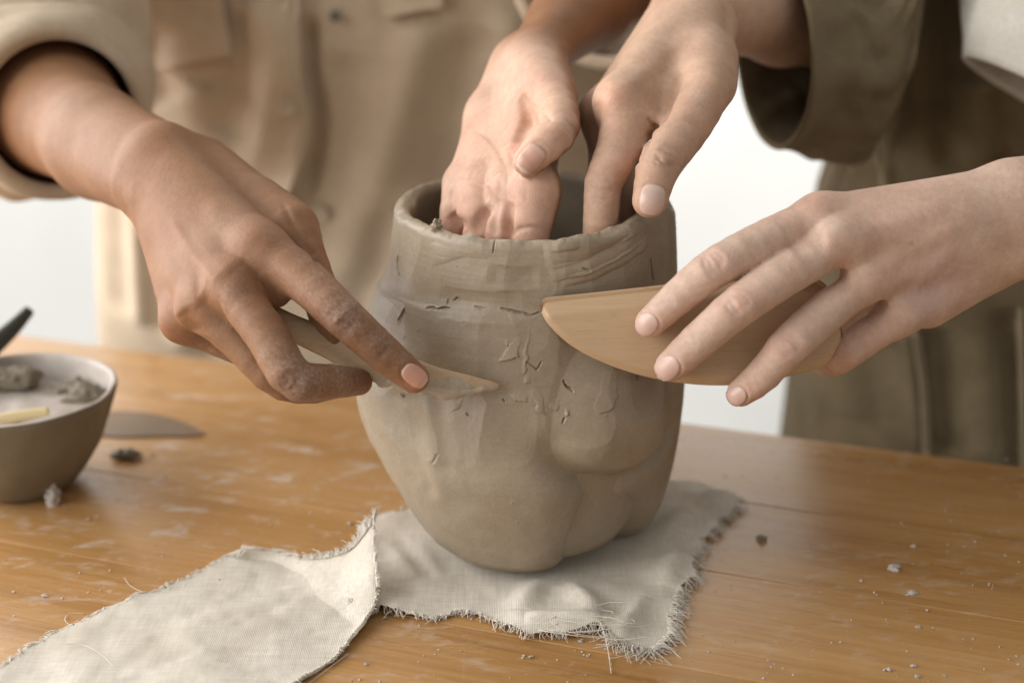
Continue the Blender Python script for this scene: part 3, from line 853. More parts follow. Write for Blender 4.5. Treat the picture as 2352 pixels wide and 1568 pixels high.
for k in range(420):
    x, y_ = crng.uniform(0, 2352), crng.uniform(1020, 1568)
    p = PZ(x, y_, 0); r = crng.uniform(.00025, .0007) * (1 + 1.0 * (crng.random() < .08))
    d = crng.normal(size=(6, 3)) * .25 + np.array([(1, 0, 0), (-1, 0, 0), (0, 1, 0), (0, -1, 0), (0, 0, .7), (0, 0, -.4)])
    dust_v.append(p + d * r + np.array([0, 0, r * .4])); dust_f.append(np.array([(0, 2, 4), (2, 1, 4), (1, 3, 4), (3, 0, 4), (2, 0, 5), (1, 2, 5), (3, 1, 5), (0, 3, 5)]) + off); off += 6
tag(mesh_obj("clay_dust", np.vstack(dust_v), np.vstack(dust_f), M['slip'], smooth_shade=False), "fine grains of dried clay scattered over the table", "clay dust", kind="stuff")

# ================================================================== bodies: smooth distance fields -> one continuous skin
def J(q):
    """joint (px, py, depth, radius px) -> xyz, radius in metres"""
    return np.r_[P(np.float64(q[0]), np.float64(q[1]), np.float64(q[2])), q[3] * q[2] / FPX]
def smin(a, b, k):
    h = np.maximum(k - np.abs(a - b), 0) / k
    return np.minimum(a, b) - h * h * k * .25
class Body:
    def __init__(self, palm, fingers, kp=.009, kf=.0004, kj=.007, kff=.0010):
        self.palm = [(J(a), J(b)) for a, b in palm]
        self.fingers = []
        for c in fingers:
            q = resample(np.array([(x, y_, d_ * 3267, r_) for x, y_, d_, r_ in c], float), 2 * len(c)); q[:, 2] /= 3267
            self.fingers.append([(J(q[i]), J(q[i + 1])) for i in range(len(q) - 1)])
        self.kp, self.kf, self.kj, self.kff = kp, kf, kj, kff
        self.bumps, self.creases = [], []
        self.all = self.palm + [s for f_ in self.fingers for s in f_]
        self.group = [-1] * len(self.palm) + [i for i, f_ in enumerate(self.fingers) for _ in f_]
    @staticmethod
    def cone(p, ab):
        a, b = ab; ba = b[:3] - a[:3]
        x, y, z = (p[0] - a[0], p[1] - a[1], p[2] - a[2]) if isinstance(p, tuple) else (p[:, 0] - a[0], p[:, 1] - a[1], p[:, 2] - a[2])
        h = x * ba[0] + y * ba[1] + z * ba[2]; bb = ba @ ba + 1e-12
        t = np.clip(h / bb, 0, 1)
        return np.sqrt(np.maximum(x * x + y * y + z * z - t * (2 * h - t * bb), 0)) - (a[3] + (b[3] - a[3]) * t)
    def base(self, p, keep=None):
        big = np.full(len(p), 1.0)
        p = (np.ascontiguousarray(p[:, 0]), np.ascontiguousarray(p[:, 1]), np.ascontiguousarray(p[:, 2]))
        palm = big; fing = [None] * len(self.fingers)
        for i, s in enumerate(self.all):
            if keep is not None and not keep[i]: continue
            d = self.cone(p, s); g = self.group[i]
            if g < 0: palm = smin(palm, d, self.kp) if palm is not big else d
            else: fing[g] = d if fing[g] is None else smin(fing[g], d, self.kf)
        fu = None
        for d in fing:
            if d is not None: fu = d if fu is None else smin(fu, d, self.kff)
        if fu is None: return palm
        if palm is big: return fu
        return smin(palm, fu, self.kj)
    def eval(self, p, keep=None, box=None):
        d = self.base(p, keep)
        for c, r, h in self.bumps:
            if box is not None and np.any((c + 3 * r < box[0]) | (c - 3 * r > box[1])): continue
            d = d - h * np.exp(-((p - c) ** 2).sum(1) / (r * r))
        for poly, w, h in self.creases:
            if box is not None and np.any((poly.max(0) + 3 * w < box[0]) | (poly.min(0) - 3 * w > box[1])): continue
            lo, hi = poly.min(0) - 3 * w, poly.max(0) + 3 * w
            m = np.all((p > lo) & (p < hi), 1)
            if not m.any(): continue
            dd, t = seg_dist(p[m], poly)
            e = h * np.exp(-(dd / w) ** 2) * np.clip(np.sin(np.clip(t, .02, .98) * math.pi) * 1.8, 0, 1)
            d[m] = d[m] + e
        return d
    def trace(self, px, py, full=False):
        """photo points -> points on the skin"""
        r = ray(np.asarray(px, float), np.asarray(py, float)); n = np.linalg.norm(r, axis=1, keepdims=True); r = r / n
        t = np.full(len(r), .40)
        for _ in range(34):
            p = CAM + t[:, None] * r
            d = self.eval(p) if full else self.base(p)
            t = np.minimum(t + d * .96, 1.2)
        return CAM + t[:, None] * r
    def normal(self, p, e=.0008):
        g = np.stack([self.base(p + np.eye(3)[k] * e) - self.base(p - np.eye(3)[k] * e) for k in range(3)], 1)
        return g / (np.linalg.norm(g, axis=1, keepdims=True) + 1e-12)
    def bump(self, px, py, rpx, h, dep=0.58):
        c = self.trace([px], [py])[0]; self.bumps.append((c, RP(rpx, dep), h))
    def ridge(self, pts, w, h):
        """raised tendon / vein drawn on the photo"""
        pts = resample(np.array(pts, float), 10); self.creases.append((self.trace(pts[:, 0], pts[:, 1]), w, -h))
    def crease(self, pts, w=.0007, h=.0006, n=9):
        pts = resample(np.array(pts, float), n); self.creases.append((self.trace(pts[:, 0], pts[:, 1]), w, h))
    def mesh(self, vox, clip=None):
        A = np.array([s[0] for s in self.all] + [s[1] for s in self.all])
        lo = (A[:, :3] - A[:, 3:4]).min(0) - .012; hi = (A[:, :3] + A[:, 3:4]).max(0) + .012
        NB = 20; bs = vox * NB
        nb = np.ceil((hi - lo) / bs).astype(int)
        bi = np.stack(np.meshgrid(*[np.arange(n) for n in nb], indexing='ij'), -1).reshape(-1, 3)
        cen = lo + (bi + .5) * bs
        D = np.stack([self.cone(cen, s) for s in self.all], 1)
        R = bs * .867
        act = D.min(1) < R + .007 + self.kp * .4
        act &= D.min(1) > -R - .005
        g = np.stack(np.meshgrid(*[np.arange(NB + 1)] * 3, indexing='ij'), -1).reshape(-1, 3)
        off8 = np.array([(0, 0, 0), (1, 0, 0), (0, 1, 0), (1, 1, 0), (0, 0, 1), (1, 0, 1), (0, 1, 1), (1, 1, 1)])
        edges = [(0, 1), (2, 3), (4, 5), (6, 7), (0, 2), (1, 3), (4, 6), (5, 7), (0, 4), (1, 5), (2, 6), (3, 7)]
        dims = nb * NB + 4
        def key(c): return ((c[..., 0] + 1) * dims[1] + c[..., 1] + 1) * dims[2] + c[..., 2] + 1
        keys, verts, quads = [], [], []
        for b in np.nonzero(act)[0]:
            keep = D[b] < D[b].min() + 2 * R + .016
            org = bi[b] * NB
            p = lo + (g + org) * vox
            V = self.eval(p, keep, (p[0], p[-1])).reshape((NB + 1,) * 3)
            ins = V < 0
            if ins.all() or not ins.any(): continue
            c8 = np.stack([ins[o[0]:o[0] + NB, o[1]:o[1] + NB, o[2]:o[2] + NB] for o in off8], -1)
            s8 = c8.sum(-1); cells = np.stack(np.nonzero((s8 > 0) & (s8 < 8)), 1)
            vals = np.stack([V[cells[:, 0] + o[0], cells[:, 1] + o[1], cells[:, 2] + o[2]] for o in off8], 1)
            acc = np.zeros((len(cells), 3)); cnt = np.zeros(len(cells))
            for (a, c) in edges:
                va, vc = vals[:, a], vals[:, c]; m = (va < 0) != (vc < 0)
                t = np.where(m, va / (va - vc + 1e-20), 0)
                acc += np.where(m[:, None], off8[a] + t[:, None] * (off8[c] - off8[a]), 0); cnt += m
            pv = lo + (cells + org + acc / cnt[:, None]) * vox
            e_ = vox * .35; bx_ = (p[0] - vox, p[-1] + vox)          # settle on the exact surface
            for it in range(2):
                m_ = len(pv)
                d4_ = self.eval(np.vstack([pv] + [pv + np.eye(3)[k] * e_ for k in range(3)]), keep, bx_).reshape(4, m_)
                gr = ((d4_[1:] - d4_[0]) / e_).T
                pv = pv - gr * (np.clip(d4_[0], -vox, vox) / np.maximum((gr * gr).sum(1), .3))[:, None]
            verts.append(pv); keys.append(key(cells + org))
            for ax in range(3):
                sl0 = [slice(0, NB)] * 3; sl1 = [slice(0, NB)] * 3; sl1[ax] = slice(1, NB + 1)
                a, c = ins[tuple(sl0)], ins[tuple(sl1)]
                e = np.stack(np.nonzero(a != c), 1)
                if not len(e): continue
                flip = a[e[:, 0], e[:, 1], e[:, 2]]
                u, w = np.eye(3, dtype=int)[(ax + 1) % 3], np.eye(3, dtype=int)[(ax + 2) % 3]
                e = e + org
                q = np.stack([key(e - u - w), key(e - w), key(e), key(e - u)], 1)
                q[~flip] = q[~flip][:, ::-1]
                quads.append(q)
        keys = np.concatenate(keys); verts = np.vstack(verts); quads = np.vstack(quads)
        o = np.argsort(keys); keys = keys[o]; verts = verts[o]
        idx = np.clip(np.searchsorted(keys, quads), 0, len(keys) - 1)
        ok = np.all(keys[idx] == quads, 1); faces = idx[ok]
        return verts, faces

def vnormals(v, f):
    n = np.cross(v[f[:, 2]] - v[f[:, 0]], v[f[:, 3]] - v[f[:, 1]]); o = np.zeros_like(v)
    for k in range(4):
        for c in range(3): o[:, c] += np.bincount(f[:, k], n[:, c], len(v))
    return o / (np.linalg.norm(o, axis=1, keepdims=True) + 1e-15)
def paint(verts, base, spots, seed):
    """skin colour: a base plus local patches (3D centre, radius, colour, strength)"""
    col = np.repeat(np.array(base)[None], len(verts), 0)
    n = fbm(verts * 55, 3, seed)[:, None]
    col = col * (1 + .05 * n) * (1 + np.array([.03, -.02, -.03]) * fbm(verts * 26 + 3, 2, seed + 9)[:, None])
    for c, r, cc, s in spots:
        w = s * np.exp(-((verts - c) ** 2).sum(1) / (r * r))
        col = col * (1 - w[:, None]) + np.array(cc) * w[:, None]
    return np.clip(col, .01, .95)
def spot(body, px, py, rpx, col, s=.7, dep=.58):
    return (body.trace([px], [py])[0], RP(rpx, dep), col, s)

def trace_near(body, Q, c):
    """trace photo points; those that slip past the fingertip are pulled back towards c"""
    Q = np.array(Q, float); c = np.array(c, float); p0 = body.trace([c[0]], [c[1]])[0]
    for _ in range(10):
        p = body.trace(Q[:, 0], Q[:, 1])
        bad = (body.base(p) > .0005) | (np.linalg.norm(p - p0, axis=1) > .013)
        if not bad.any(): break
        Q[bad] = c + .93 * (Q[bad] - c)
    p[bad] = p0
    return p
def nail(body, parent, c, axis, L, W, col, tipcol, name="fingernail", square=2.8):
    """c: photo centre, axis: photo vector towards the fingertip, L/W half sizes in photo units"""
    ax = np.array(axis, float); ax /= np.linalg.norm(ax); bx = np.array([-ax[1], ax[0]])
    nr, nc = 13, 28
    rr = np.linspace(0.04, 1, nr); t = np.linspace(0, 2 * math.pi, nc, endpoint=False)
    cx = np.sign(np.cos(t)) * np.abs(np.cos(t)) ** (2 / square); sy = np.sign(np.sin(t)) * np.abs(np.sin(t)) ** (2 / square)
    Q = np.array(c)[None, None] + rr[:, None, None] * (L * cx[None, :, None] * ax + W * sy[None, :, None] * bx)
    p = trace_near(body, Q.reshape(-1, 2), c); n = body.normal(p)
    n0 = body.normal(body.trace([c[0]], [c[1]]))[0]
    dist = np.repeat(rr[:, None], nc, 1).ravel()
    distal = np.repeat(cx[None], nr, 0).ravel() * dist
    lift = np.where(dist > .97, -.0002, .00032) + .00025 * smooth(.4, 1, distal) + .00022 * (1 - dist ** 2)
    v = p + n * lift[:, None]
    v = np.vstack([v, p.mean(0)[None] * 0 + v[:nc].mean(0)])
    colr = np.array(col)[None] * np.ones((len(v), 1))
    w = smooth(.70, .86, np.r_[distal, 0])[:, None]
    colr = colr * (1 - w) + np.array(tipcol) * w
    lun = smooth(-.45, -.8, np.r_[distal, 0])[:, None] * .35
    colr = colr * (1 - lun) + np.array([.70, .55, .48]) * lun
    f = grid_faces(nr, nc, wrap=True)
    me_f = f.tolist() + [((i + 1) % nc, i, nr * nc) for i in range(nc)]
    me = bpy.data.meshes.new(name); me.from_pydata(v.tolist(), [], me_f)
    me.polygons.foreach_set("use_smooth", np.full(len(me.polygons), True))
    a = me.attributes.new("nail_color", 'FLOAT_COLOR', 'POINT'); a.data.foreach_set("color", np.c_[colr, np.ones(len(v))].astype(np.float32).ravel())
    me.materials.append(M['nail']); me.update()
    o = bpy.data.objects.new(name, me); COL.objects.link(o); o.parent = parent
    return o
def nail_groove(body, c, axis, L, W, square=2.8):
    ax = np.array(axis, float); ax /= np.linalg.norm(ax); bx = np.array([-ax[1], ax[0]])
    t = np.linspace(math.radians(62), math.radians(298), 17)
    cx = np.sign(np.cos(t)) * np.abs(np.cos(t)) ** (2 / square); sy = np.sign(np.sin(t)) * np.abs(np.sin(t)) ** (2 / square)
    Q = np.array(c) + 1.06 * (L * cx[:, None] * ax + W * sy[:, None] * bx)
    body.creases.append((trace_near(body, Q, c), .0006, .00050))
    t2 = Q[3:-3] * 0 + np.array(c) + 1.28 * (Q[3:-3] - np.array(c)) / 1.06
    body.creases.append((trace_near(body, t2, c), .0009, -.00022))
def knuckle(body, c, axis, half, n=4, step=8, h=.00042, bend=.25, w=.00055, seed=0):
    """wrinkles across a finger joint"""
    r = np.random.default_rng(seed)
    ax = np.array(axis, float); ax /= np.linalg.norm(ax); bx = np.array([-ax[1], ax[0]])
    for i in range(n):
        o = (i - (n - 1) / 2) * step + r.normal(0, 1.2)
        wd = half * (1 - .25 * abs(i - (n - 1) / 2) / max(n / 2, 1)) * r.uniform(.75, 1)
        s = np.linspace(-1, 1, 5); cen = r.normal(0, half * .08)
        sgn = np.sign(i - (n - 1) / 2) or 1
        pts = np.array(c) + ax * (o + sgn * bend * step * (1 - s[:, None] ** 2) * 1.4 + r.normal(0, .9, 5)[:, None]) + bx * (cen + s[:, None] * wd)
        body.crease(pts, w, h * r.uniform(.6, 1.15), 7)
def z2(x, y): return (235.2 + x * .42, 329.3 + y * .42)
def z3(x, y): return (940.8 + x * .39, y * .39)
def z4(x, y): return (1411.2 + x * .42, 329.3 + y * .42)
def Z(fn, pts): return [fn(*q) for q in pts]

# ---------------------------------------------------------------- person A: hand with the stick (back of the hand)
H1 = Body(
    palm=[((20, 170, .86, 150), (120, 250, .775, 150)), ((120, 250, .775, 146), (227, 330, .70, 112)),
          ((222, 316, .705, 112), (371, 361, .65, 80)), ((234, 348, .70, 110), (333, 419, .645, 80)),
          ((380, 372, .645, 74), (598, 572, .590, 58)), ((372, 395, .643, 72), (535, 662, .580, 56)),
          ((362, 420, .643, 70), (467, 702, .589, 52)), ((366, 460, .645, 62), (421, 735, .602, 47)),
          ((470, 388, .655, 72), (668, 520, .612, 52)), ((440, 440, .655, 74), (560, 600, .612, 66)),
          ((430, 500, .66, 60), (470, 690, .62, 52)), ((585, 622, .592, 42), (640, 686, .584, 20)), ((500, 700, .590, 36), (545, 770, .586, 18))],
    fingers=[[(598, 572, .590, 58), (702, 646, .577, 52), (790, 728, .567, 47.5), (836, 770, .569, 45), (882, 812, .572, 43), (952, 868, .576, 34.5)],
             [(535, 662, .580, 54), (612, 768, .566, 50), (668, 864, .560, 48), (720, 878, .566, 44), (765, 876, .572, 40), (824, 877, .585, 31)],
             [(467, 702, .589, 50), (556, 790, .584, 45), (632, 868, .582, 42), (700, 892, .595, 36), (760, 885, .605, 32)],
             [(421, 735, .602, 46), (490, 772, .606, 41), (552, 802, .609, 37), (612, 838, .617, 32), (670, 858, .622, 28)],
             [(600, 480, .628, 55), (676, 524, .612, 50), (700, 580, .604, 46), (728, 655, .597, 44), (752, 725, .592, 42), (775, 780, .592, 36)]])
b = H1
for q in ((598, 560, 44, .0014), (528, 664, 38, .0016), (458, 694, 32, .0012), (412, 728, 30, .0011)): b.bump(*q)
b.bump(300, 450, 38, .0014, .64)
b.ridge(Z(z2, [(360, 400), (440, 520), (520, 640), (600, 740), (640, 790)]), .0024, .0008)
b.ridge(Z(z2, [(560, 300), (650, 420), (740, 520), (860, 560)]), .0050, .0007)
b.ridge(Z(z2, [(420, 540), (470, 700), (520, 860)]), .0036, .0005)
b.crease(Z(z2, [(985, 310), (1020, 400), (1080, 500), (1150, 610), (1195, 690)]), .0012, .0012)
# valleys between the knuckles
b.crease(Z(z2, [(640, 700), (800, 780), (930, 840)]), .0090, .0013); b.crease(Z(z2, [(540, 830), (600, 900), (680, 960)]), .006, .0016); b.crease(Z(z2, [(440, 900), (480, 980), (540, 1050)]), .005, .0016)
b.crease(Z(z2, [(95, 250), (130, 300), (150, 350), (110, 330)]), .0030, .0003)
for k in range(10):
    x0 = 150 + k * 32; b.crease(Z(z2, [(x0, 190 + k * 6), (x0 + 40, 90 + k * 5), (x0 + 110, 10 + k * 6)]), .0006, .00005)
knuckle(b, z2(1315, 950), (1, .93), 34, 7, 8, .0010, .35, .0007, 1)
knuckle(b, z2(1535, 1145), (1, .93), 26, 2, 8, .0010, -.1, .00065, 2)
knuckle(b, z2(1035, 1310), (.75, .65), 30, 6, 8, .0009, .3, .00065, 3)
knuckle(b, z2(1270, 1330), (1, .0), 20, 2, 8, .0004, .1, .0006, 4)
N1 = (z2(1708, 1270), (1, .80), 31, 23)
nail_groove(b, *N1)
A_SKIN = (.262, .130, .062); A_PALM = (.60, .385, .28)
v1, f1 = H1.mesh(.0009)
DK = (.145, .074, .044); LT = (.40, .25, .17)
sp1 = [spot(b, *z2(1320, 960), 42, DK, .55), spot(b, *z2(1330, 1000), 24, DK, .4), spot(b, *z2(1520, 1150), 30, DK, .4), spot(b, *z2(1060, 1320), 40, DK, .5), spot(b, *z2(830, 760), 60, (.24, .115, .055), .25),
       spot(b, *z2(690, 830), 26, (.36, .2, .13), .5), spot(b, *z2(610, 500), 90, LT, .55), spot(b, *z2(1730, 1300), 34, (.55, .28, .18), .6),
       spot(b, *z2(560, 900), 32, (.33, .17, .09), .4), spot(b, *z2(1640, 1180), 30, (.32, .16, .09), .3), spot(b, 130, 300, 160, LT, .3, .72), spot(b, *z2(330, 640), 60, LT, .35), spot(b, *z2(1130, 1180), 30, LT, .3), spot(b, *z2(1020, 830), 60, (.5, .29, .19), .3)]
c1 = paint(v1, A_SKIN, sp1, 3)
def dustmap(v, spots):
    d = np.zeros(len(v))
    for c, r, s in spots: d = np.maximum(d, 1.3 * s * np.exp(-((v - c) ** 2).sum(1) / (r * r)))
    return d
def ds(body, px, py, rpx, s, dep=.58): return (body.trace([px], [py])[0], RP(rpx, dep), s)
d1 = dustmap(v1, [ds(b, *z2(1330, 900), 70, .55), ds(b, *z2(1500, 1050), 50, .55), ds(b, *z2(1100, 1280), 80, .7), ds(b, *z2(1350, 1300), 60, .65), ds(b, *z2(1200, 760), 80, .4), ds(b, *z2(1640, 1150), 40, .4), ds(b, *z2(950, 1150), 60, .4), ds(b, *z2(640, 1150), 60, .35), ds(b, *z2(700, 830), 60, .25), ds(b, *z2(1000, 620), 60, .25)])

# ---------------------------------------------------------------- person A: palm reaching into the vase
H2 = Body(
    palm=[((1560, -230, .86, 130), (1420, -80, .79, 122)), ((1420, -80, .79, 122), (1345, 0, .735, 105)), ((1345, 0, .735, 102), (1268, 90, .685, 68)), ((1345, 0, .735, 98), (1246, 105, .695, 58)),
          ((1240, 130, .672, 64), (1230, 440, .606, 46)), ((1212, 148, .68, 58), (1168, 436, .617, 48)), ((1200, 150, .685, 60), (1108, 430, .632, 46)),
          ((1185, 165, .690, 58), (1128, 270, .668, 54)), ((1128, 270, .668, 52), (1068, 420, .646, 42)),
          ((1222, 158, .662, 70), (1262, 230, .634, 60)), ((1225, 210, .652, 62), (1214, 340, .629, 48)),
          ((1230, 440, .608, 46), (1224, 490, .608, 43)), ((1100, 440, .634, 40), (1086, 490, .628, 36))],
    fingers=[[(1229, 432, .606, 46), (1223, 490, .606, 45), (1220, 540, .608, 45), (1222, 640, .625, 42), (1225, 720, .645, 38)],
             [(1168, 436, .616, 46), (1160, 490, .614, 42), (1155, 540, .616, 40), (1155, 650, .63, 38)],
             [(1108, 430, .630, 44), (1104, 490, .624, 40), (1100, 545, .626, 38), (1100, 650, .64, 36)],
             [(1062, 424, .646, 42), (1048, 480, .640, 37), (1042, 545, .642, 34), (1045, 640, .65, 32)],
             [(1232, 165, .655, 66), (1266, 225, .628, 54), (1284, 266, .611, 48), (1282, 303, .600, 45), (1247, 338, .594, 42), (1211, 371, .593, 34)]], kj=.006)
b = H2
b.bump(1285, 292, 26, .0018, .6); b.bump(1215, 170, 60, .002, .64)
# heart, head and life lines, finger creases, thumb cleft
b.crease(Z(z3, [(655, 560), (690, 640), (700, 710), (660, 790), (625, 850)]), .0024, 0.00435)
b.crease(Z(z3, [(380, 770), (440, 790), (500, 850), (540, 920), (570, 985)]), .0011, 0.00130)
b.crease(Z(z3, [(250, 1060), (330, 1065), (400, 1085), (450, 1110), (480, 1150)]), .0009, 0.00130)
b.crease(Z(z3, [(420, 1090), (480, 1050), (540, 1010), (600, 1010)]), .0008, 0.00087)
b.crease(Z(z3, [(440, 1130), (480, 1200), (430, 1290), (360, 1400)]), .0026, .0034)
b.crease(Z(z3, [(520, 1160), (500, 1260), (495, 1400)]), .0020, .0022)
b.crease(Z(z3, [(605, 1190), (590, 1290), (605, 1400)]), .0024, .0033)
b.crease(Z(z3, [(240, 1250), (280, 1310), (320, 1340), (345, 1400)]), .0026, .0034)
b.crease(Z(z3, [(600, 1390), (650, 1350), (730, 1340), (780, 1370)]), .0008, 0.00130)
b.crease(Z(z3, [(205, 1330), (260, 1320), (300, 1330)]), .0007, 0.00087)
b.crease(Z(z3, [(250, 1110), (245, 1180), (260, 1240)]), .0009, 0.00072)
prng = np.random.default_rng(8)
for k in range(26):
    x0, y0 = prng.uniform(300, 780), prng.uniform(780, 1300); a = prng.normal(1.2 if x0 > 560 else 2.0, .5); L = prng.uniform(40, 130)
    b.crease(Z(z3, [(x0, y0), (x0 + L * .5 * math.cos(a) + prng.normal(0, 6), y0 + L * .5 * math.sin(a)), (x0 + L * math.cos(a), y0 + L * math.sin(a))]), .0006, .00028, 6)
for k in range(7):
    b.crease(Z(z3, [(700 + k * 18, 600 + k * 12), (760 + k * 14, 640 + k * 14), (850, 690 + k * 16)]), .0006, .00028, 6)
knuckle(b, z3(895, 830), (-.5, 1), 26, 3, 8, .0004, .2, .0006, 12)
N2 = (z3(716, 938), (-.66, .78), 35, 27)
nail_groove(b, *N2)
v2, f2 = H2.mesh(.0009)
PK = (.66, .37, .27)
sp2 = []
for (x, y, r, cc, s) in ((300, 1180, 60, PK, .5), (640, 1250, 60, PK, .4), (380, 800, 50, PK, .35), (820, 620, 60, (.62, .40, .28), .5), (930, 830, 30, (.5, .28, .17), .5), (270, 1310, 30, (.55, .26, .16), .5), (620, 880, 30, (.62, .3, .2), .5), (500, 1120, 30, (.6, .36, .26), .4), (690, 680, 22, (.55, .26, .16), .5)):
    sp2.append(spot(b, *z3(x, y), r, cc, s))
c2 = paint(v2, A_PALM, sp2, 5)
wr = smooth(z3(0, 330)[1], z3(0, 130)[1], 0)
# the forearm and the back of the hand are browner than the palm
rel = v2 - P(np.float64(1250), np.float64(150), np.float64(.66))
up = rel @ UPV; away = (v2 - CAM) @ FWD
w = np.maximum(smooth(-.004, .020, up + .35 * (rel @ RGT)), 0)
pn = vnormals(v2, f2)
pal = np.array([-.55, -.8, .1]); pal /= np.linalg.norm(pal)
w = np.maximum(w, smooth(.15, -.35, pn @ pal))
c2 = c2 * (1 - w[:, None]) + paint(v2, A_SKIN, [], 6) * w[:, None]
d2 = dustmap(v2, [ds(b, *z3(940, 790), 26, 1.0), ds(b, *z3(900, 850), 18, .8), ds(b, *z3(500, 1200), 70, .35), ds(b, *z3(720, 1200), 60, .3), ds(b, *z3(280, 1150), 50, .3)])

# ---------------------------------------------------------------- person B: hand holding the rim
H3 = Body(
    palm=[((2030, 40, .85, 112), (1950, 50, .81, 110)), ((1950, 50, .81, 110), (1800, 40, .745, 104)), ((1800, 40, .745, 104), (1660, 30, .685, 86)), ((1790, 20, .75, 95), (1600, 0, .69, 84)),
          ((1592, 50, .66, 80), (1428, 238, .613, 57)), ((1570, 30, .675, 74), (1388, 262, .637, 50)), ((1560, 40, .69, 66), (1400, 280, .662, 48)),
          ((1618, 70, .655, 72), (1622, 190, .618, 58)), ((1575, 110, .65, 74), (1520, 240, .626, 52)), ((1600, 150, .64, 60), (1550, 260, .62, 42)), ((1510, 240, .622, 48), (1500, 282, .612, 26))],
    fingers=[[(1428, 236, .613, 56), (1434, 296, .607, 58), (1424, 340, .603, 54), (1406, 378, .600, 48), (1386, 421, .599, 43), (1381, 480, .601, 40.5), (1376, 545, .606, 38), (1372, 640, .62, 34)],
             [(1388, 262, .637, 50), (1392, 330, .640, 42), (1390, 400, .642, 40), (1382, 560, .648, 36)],
             [(1400, 282, .662, 46), (1420, 360, .668, 40), (1430, 520, .67, 34)],
             [(1622, 150, .632, 62), (1625, 205, .612, 55), (1580, 287, .600, 55), (1519, 372, .590, 51), (1502, 420, .586, 45), (1493, 460, .583, 41)]], kj=.009)
b = H3
b.bump(1415, 225, 34, .0022, .61); b.bump(1640, 190, 36, .0012, .61); b.bump(1522, 370, 30, .001, .59)
b.crease(Z(z3, [(1592, 420), (1580, 490), (1545, 590), (1510, 680), (1470, 745)]), .0018, .0030)
b.crease(Z(z3, [(1400, 690), (1425, 730), (1450, 748), (1470, 745)]), .0010, .0018)
b.crease(Z(z3, [(1425, 760), (1405, 840), (1370, 920), (1330, 980)]), .0014, .0016)
b.bump(*z3(1440, 700), 20, .0016); b.bump(*z3(1370, 850), 24, .0014)
b.ridge(Z(z3, [(1640, 180), (1480, 350), (1330, 480), (1210, 570)]), .0040, .0008)
b.crease(Z(z3, [(1110, 590), (1105, 680), (1110, 780)]), .004, .0012)
b.crease(Z(z3, [(1865, 40), (1880, 120), (1870, 200)]), .003, .0018)
knuckle(b, z3(1520, 925), (-.43, .9), 36, 6, 9, .0011, .3, .0007, 21)
knuckle(b, z3(1135, 1110), (-.1, 1), 30, 7, 9, .0007, .25, .0006, 22)
for k in range(8):
    b.crease(Z(z3, [(1600 + k * 14, 700 + k * 6), (1650 + k * 9, 690 + k * 10), (1720, 660 + k * 16)]), .0006, .00016, 5)
N3 = (z3(1430, 1178), (-.18, 1), 36, 30)
nail_groove(b, *N3)
B_SKIN_SHADED = (.51, .33, .23)  # darker than the rib hand: shade on this hand is in the colour
v3, f3 = H3.mesh(.0009)
RD = (.60, .32, .22)
sp3 = [spot(b, *z3(1160, 580), 44, RD, .6), spot(b, *z3(1290, 1000), 40, (.62, .36, .25), .45), spot(b, *z3(1500, 930), 40, (.45, .26, .18), .45), spot(b, *z3(1420, 1260), 40, (.55, .30, .2), .5), spot(b, *z3(1100, 1100), 40, (.5, .33, .24), .35), spot(b, *z3(1600, 1050), 40, (.45, .27, .19), .4), spot(b, *z3(1090, 800), 40, (.5, .32, .23), .4)]
c3 = paint(v3, B_SKIN_SHADED, sp3, 7)
d3 = dustmap(v3, [ds(b, *z3(1710, 560), 22, 1.0), ds(b, *z3(1720, 640), 30, .5), ds(b, *z3(1620, 760), 40, .35), ds(b, *z3(1130, 1150), 60, .4), ds(b, *z3(1480, 950), 60, .4), ds(b, *z3(1400, 850), 24, .5), ds(b, *z3(1150, 900), 70, .35), ds(b, *z3(1600, 900), 60, .4), ds(b, *z3(1560, 1120), 40, .45), ds(b, *z3(1340, 1150), 30, .5)])

# ---------------------------------------------------------------- person B: hand with the wooden rib
H4 = Body(
    palm=[((3000, 380, .66, 150), (2480, 420, .615, 104)), ((3000, 420, .66, 150), (2480, 545, .62, 104)), ((2480, 430, .615, 100), (2330, 452, .603, 84)), ((2480, 540, .62, 100), (2330, 556, .61, 82)),
          ((2310, 462, .605, 80), (1885, 500, .588, 50)), ((2300, 490, .605, 80), (1930, 556, .580, 50)), ((2290, 530, .608, 78), (1988, 640, .587, 47)), ((2275, 585, .615, 70), (2068, 718, .599, 45)),
          ((2250, 612, .625, 66), (2125, 692, .612, 62)), ((2240, 520, .625, 72), (1990, 600, .606, 50)), ((2290, 545, .63, 70), (2110, 640, .637, 56))],
    fingers=[[(1885, 500, .588, 50), (1768, 550, .577, 49.5), (1653, 608, .569, 47), (1605, 642, .570, 43.5), (1562, 678, .5725, 41), (1494, 740, .5775, 34.5)],
             [(1930, 554, .580, 52), (1808, 627, .570, 50), (1702, 699, .564, 48), (1646, 746, .567, 44.5), (1592, 794, .5715, 42), (1540, 841, .5775, 35.5)],
             [(1988, 640, .587, 46), (1902, 712, .579, 47), (1815, 790, .573, 45.5), (1780, 830, .575, 41), (1745, 868, .578, 39), (1702, 901, .582, 32.5)],
             [(2068, 718, .599, 45), (1995, 768, .598, 44), (1930, 816, .600, 41), (1902, 828, .622, 35), (1868, 820, .640, 30)],
             [(2200, 570, .637, 60), (2080, 640, .648, 50), (1925, 720, .640, 44), (1830, 762, .628, 36)]], kj=.008)
b = H4
for q in ((1872, 480, 44, .0016), (1912, 535, 38, .0017), (1975, 620, 36, .0017), (2052, 698, 34, .0016)): b.bump(*q)
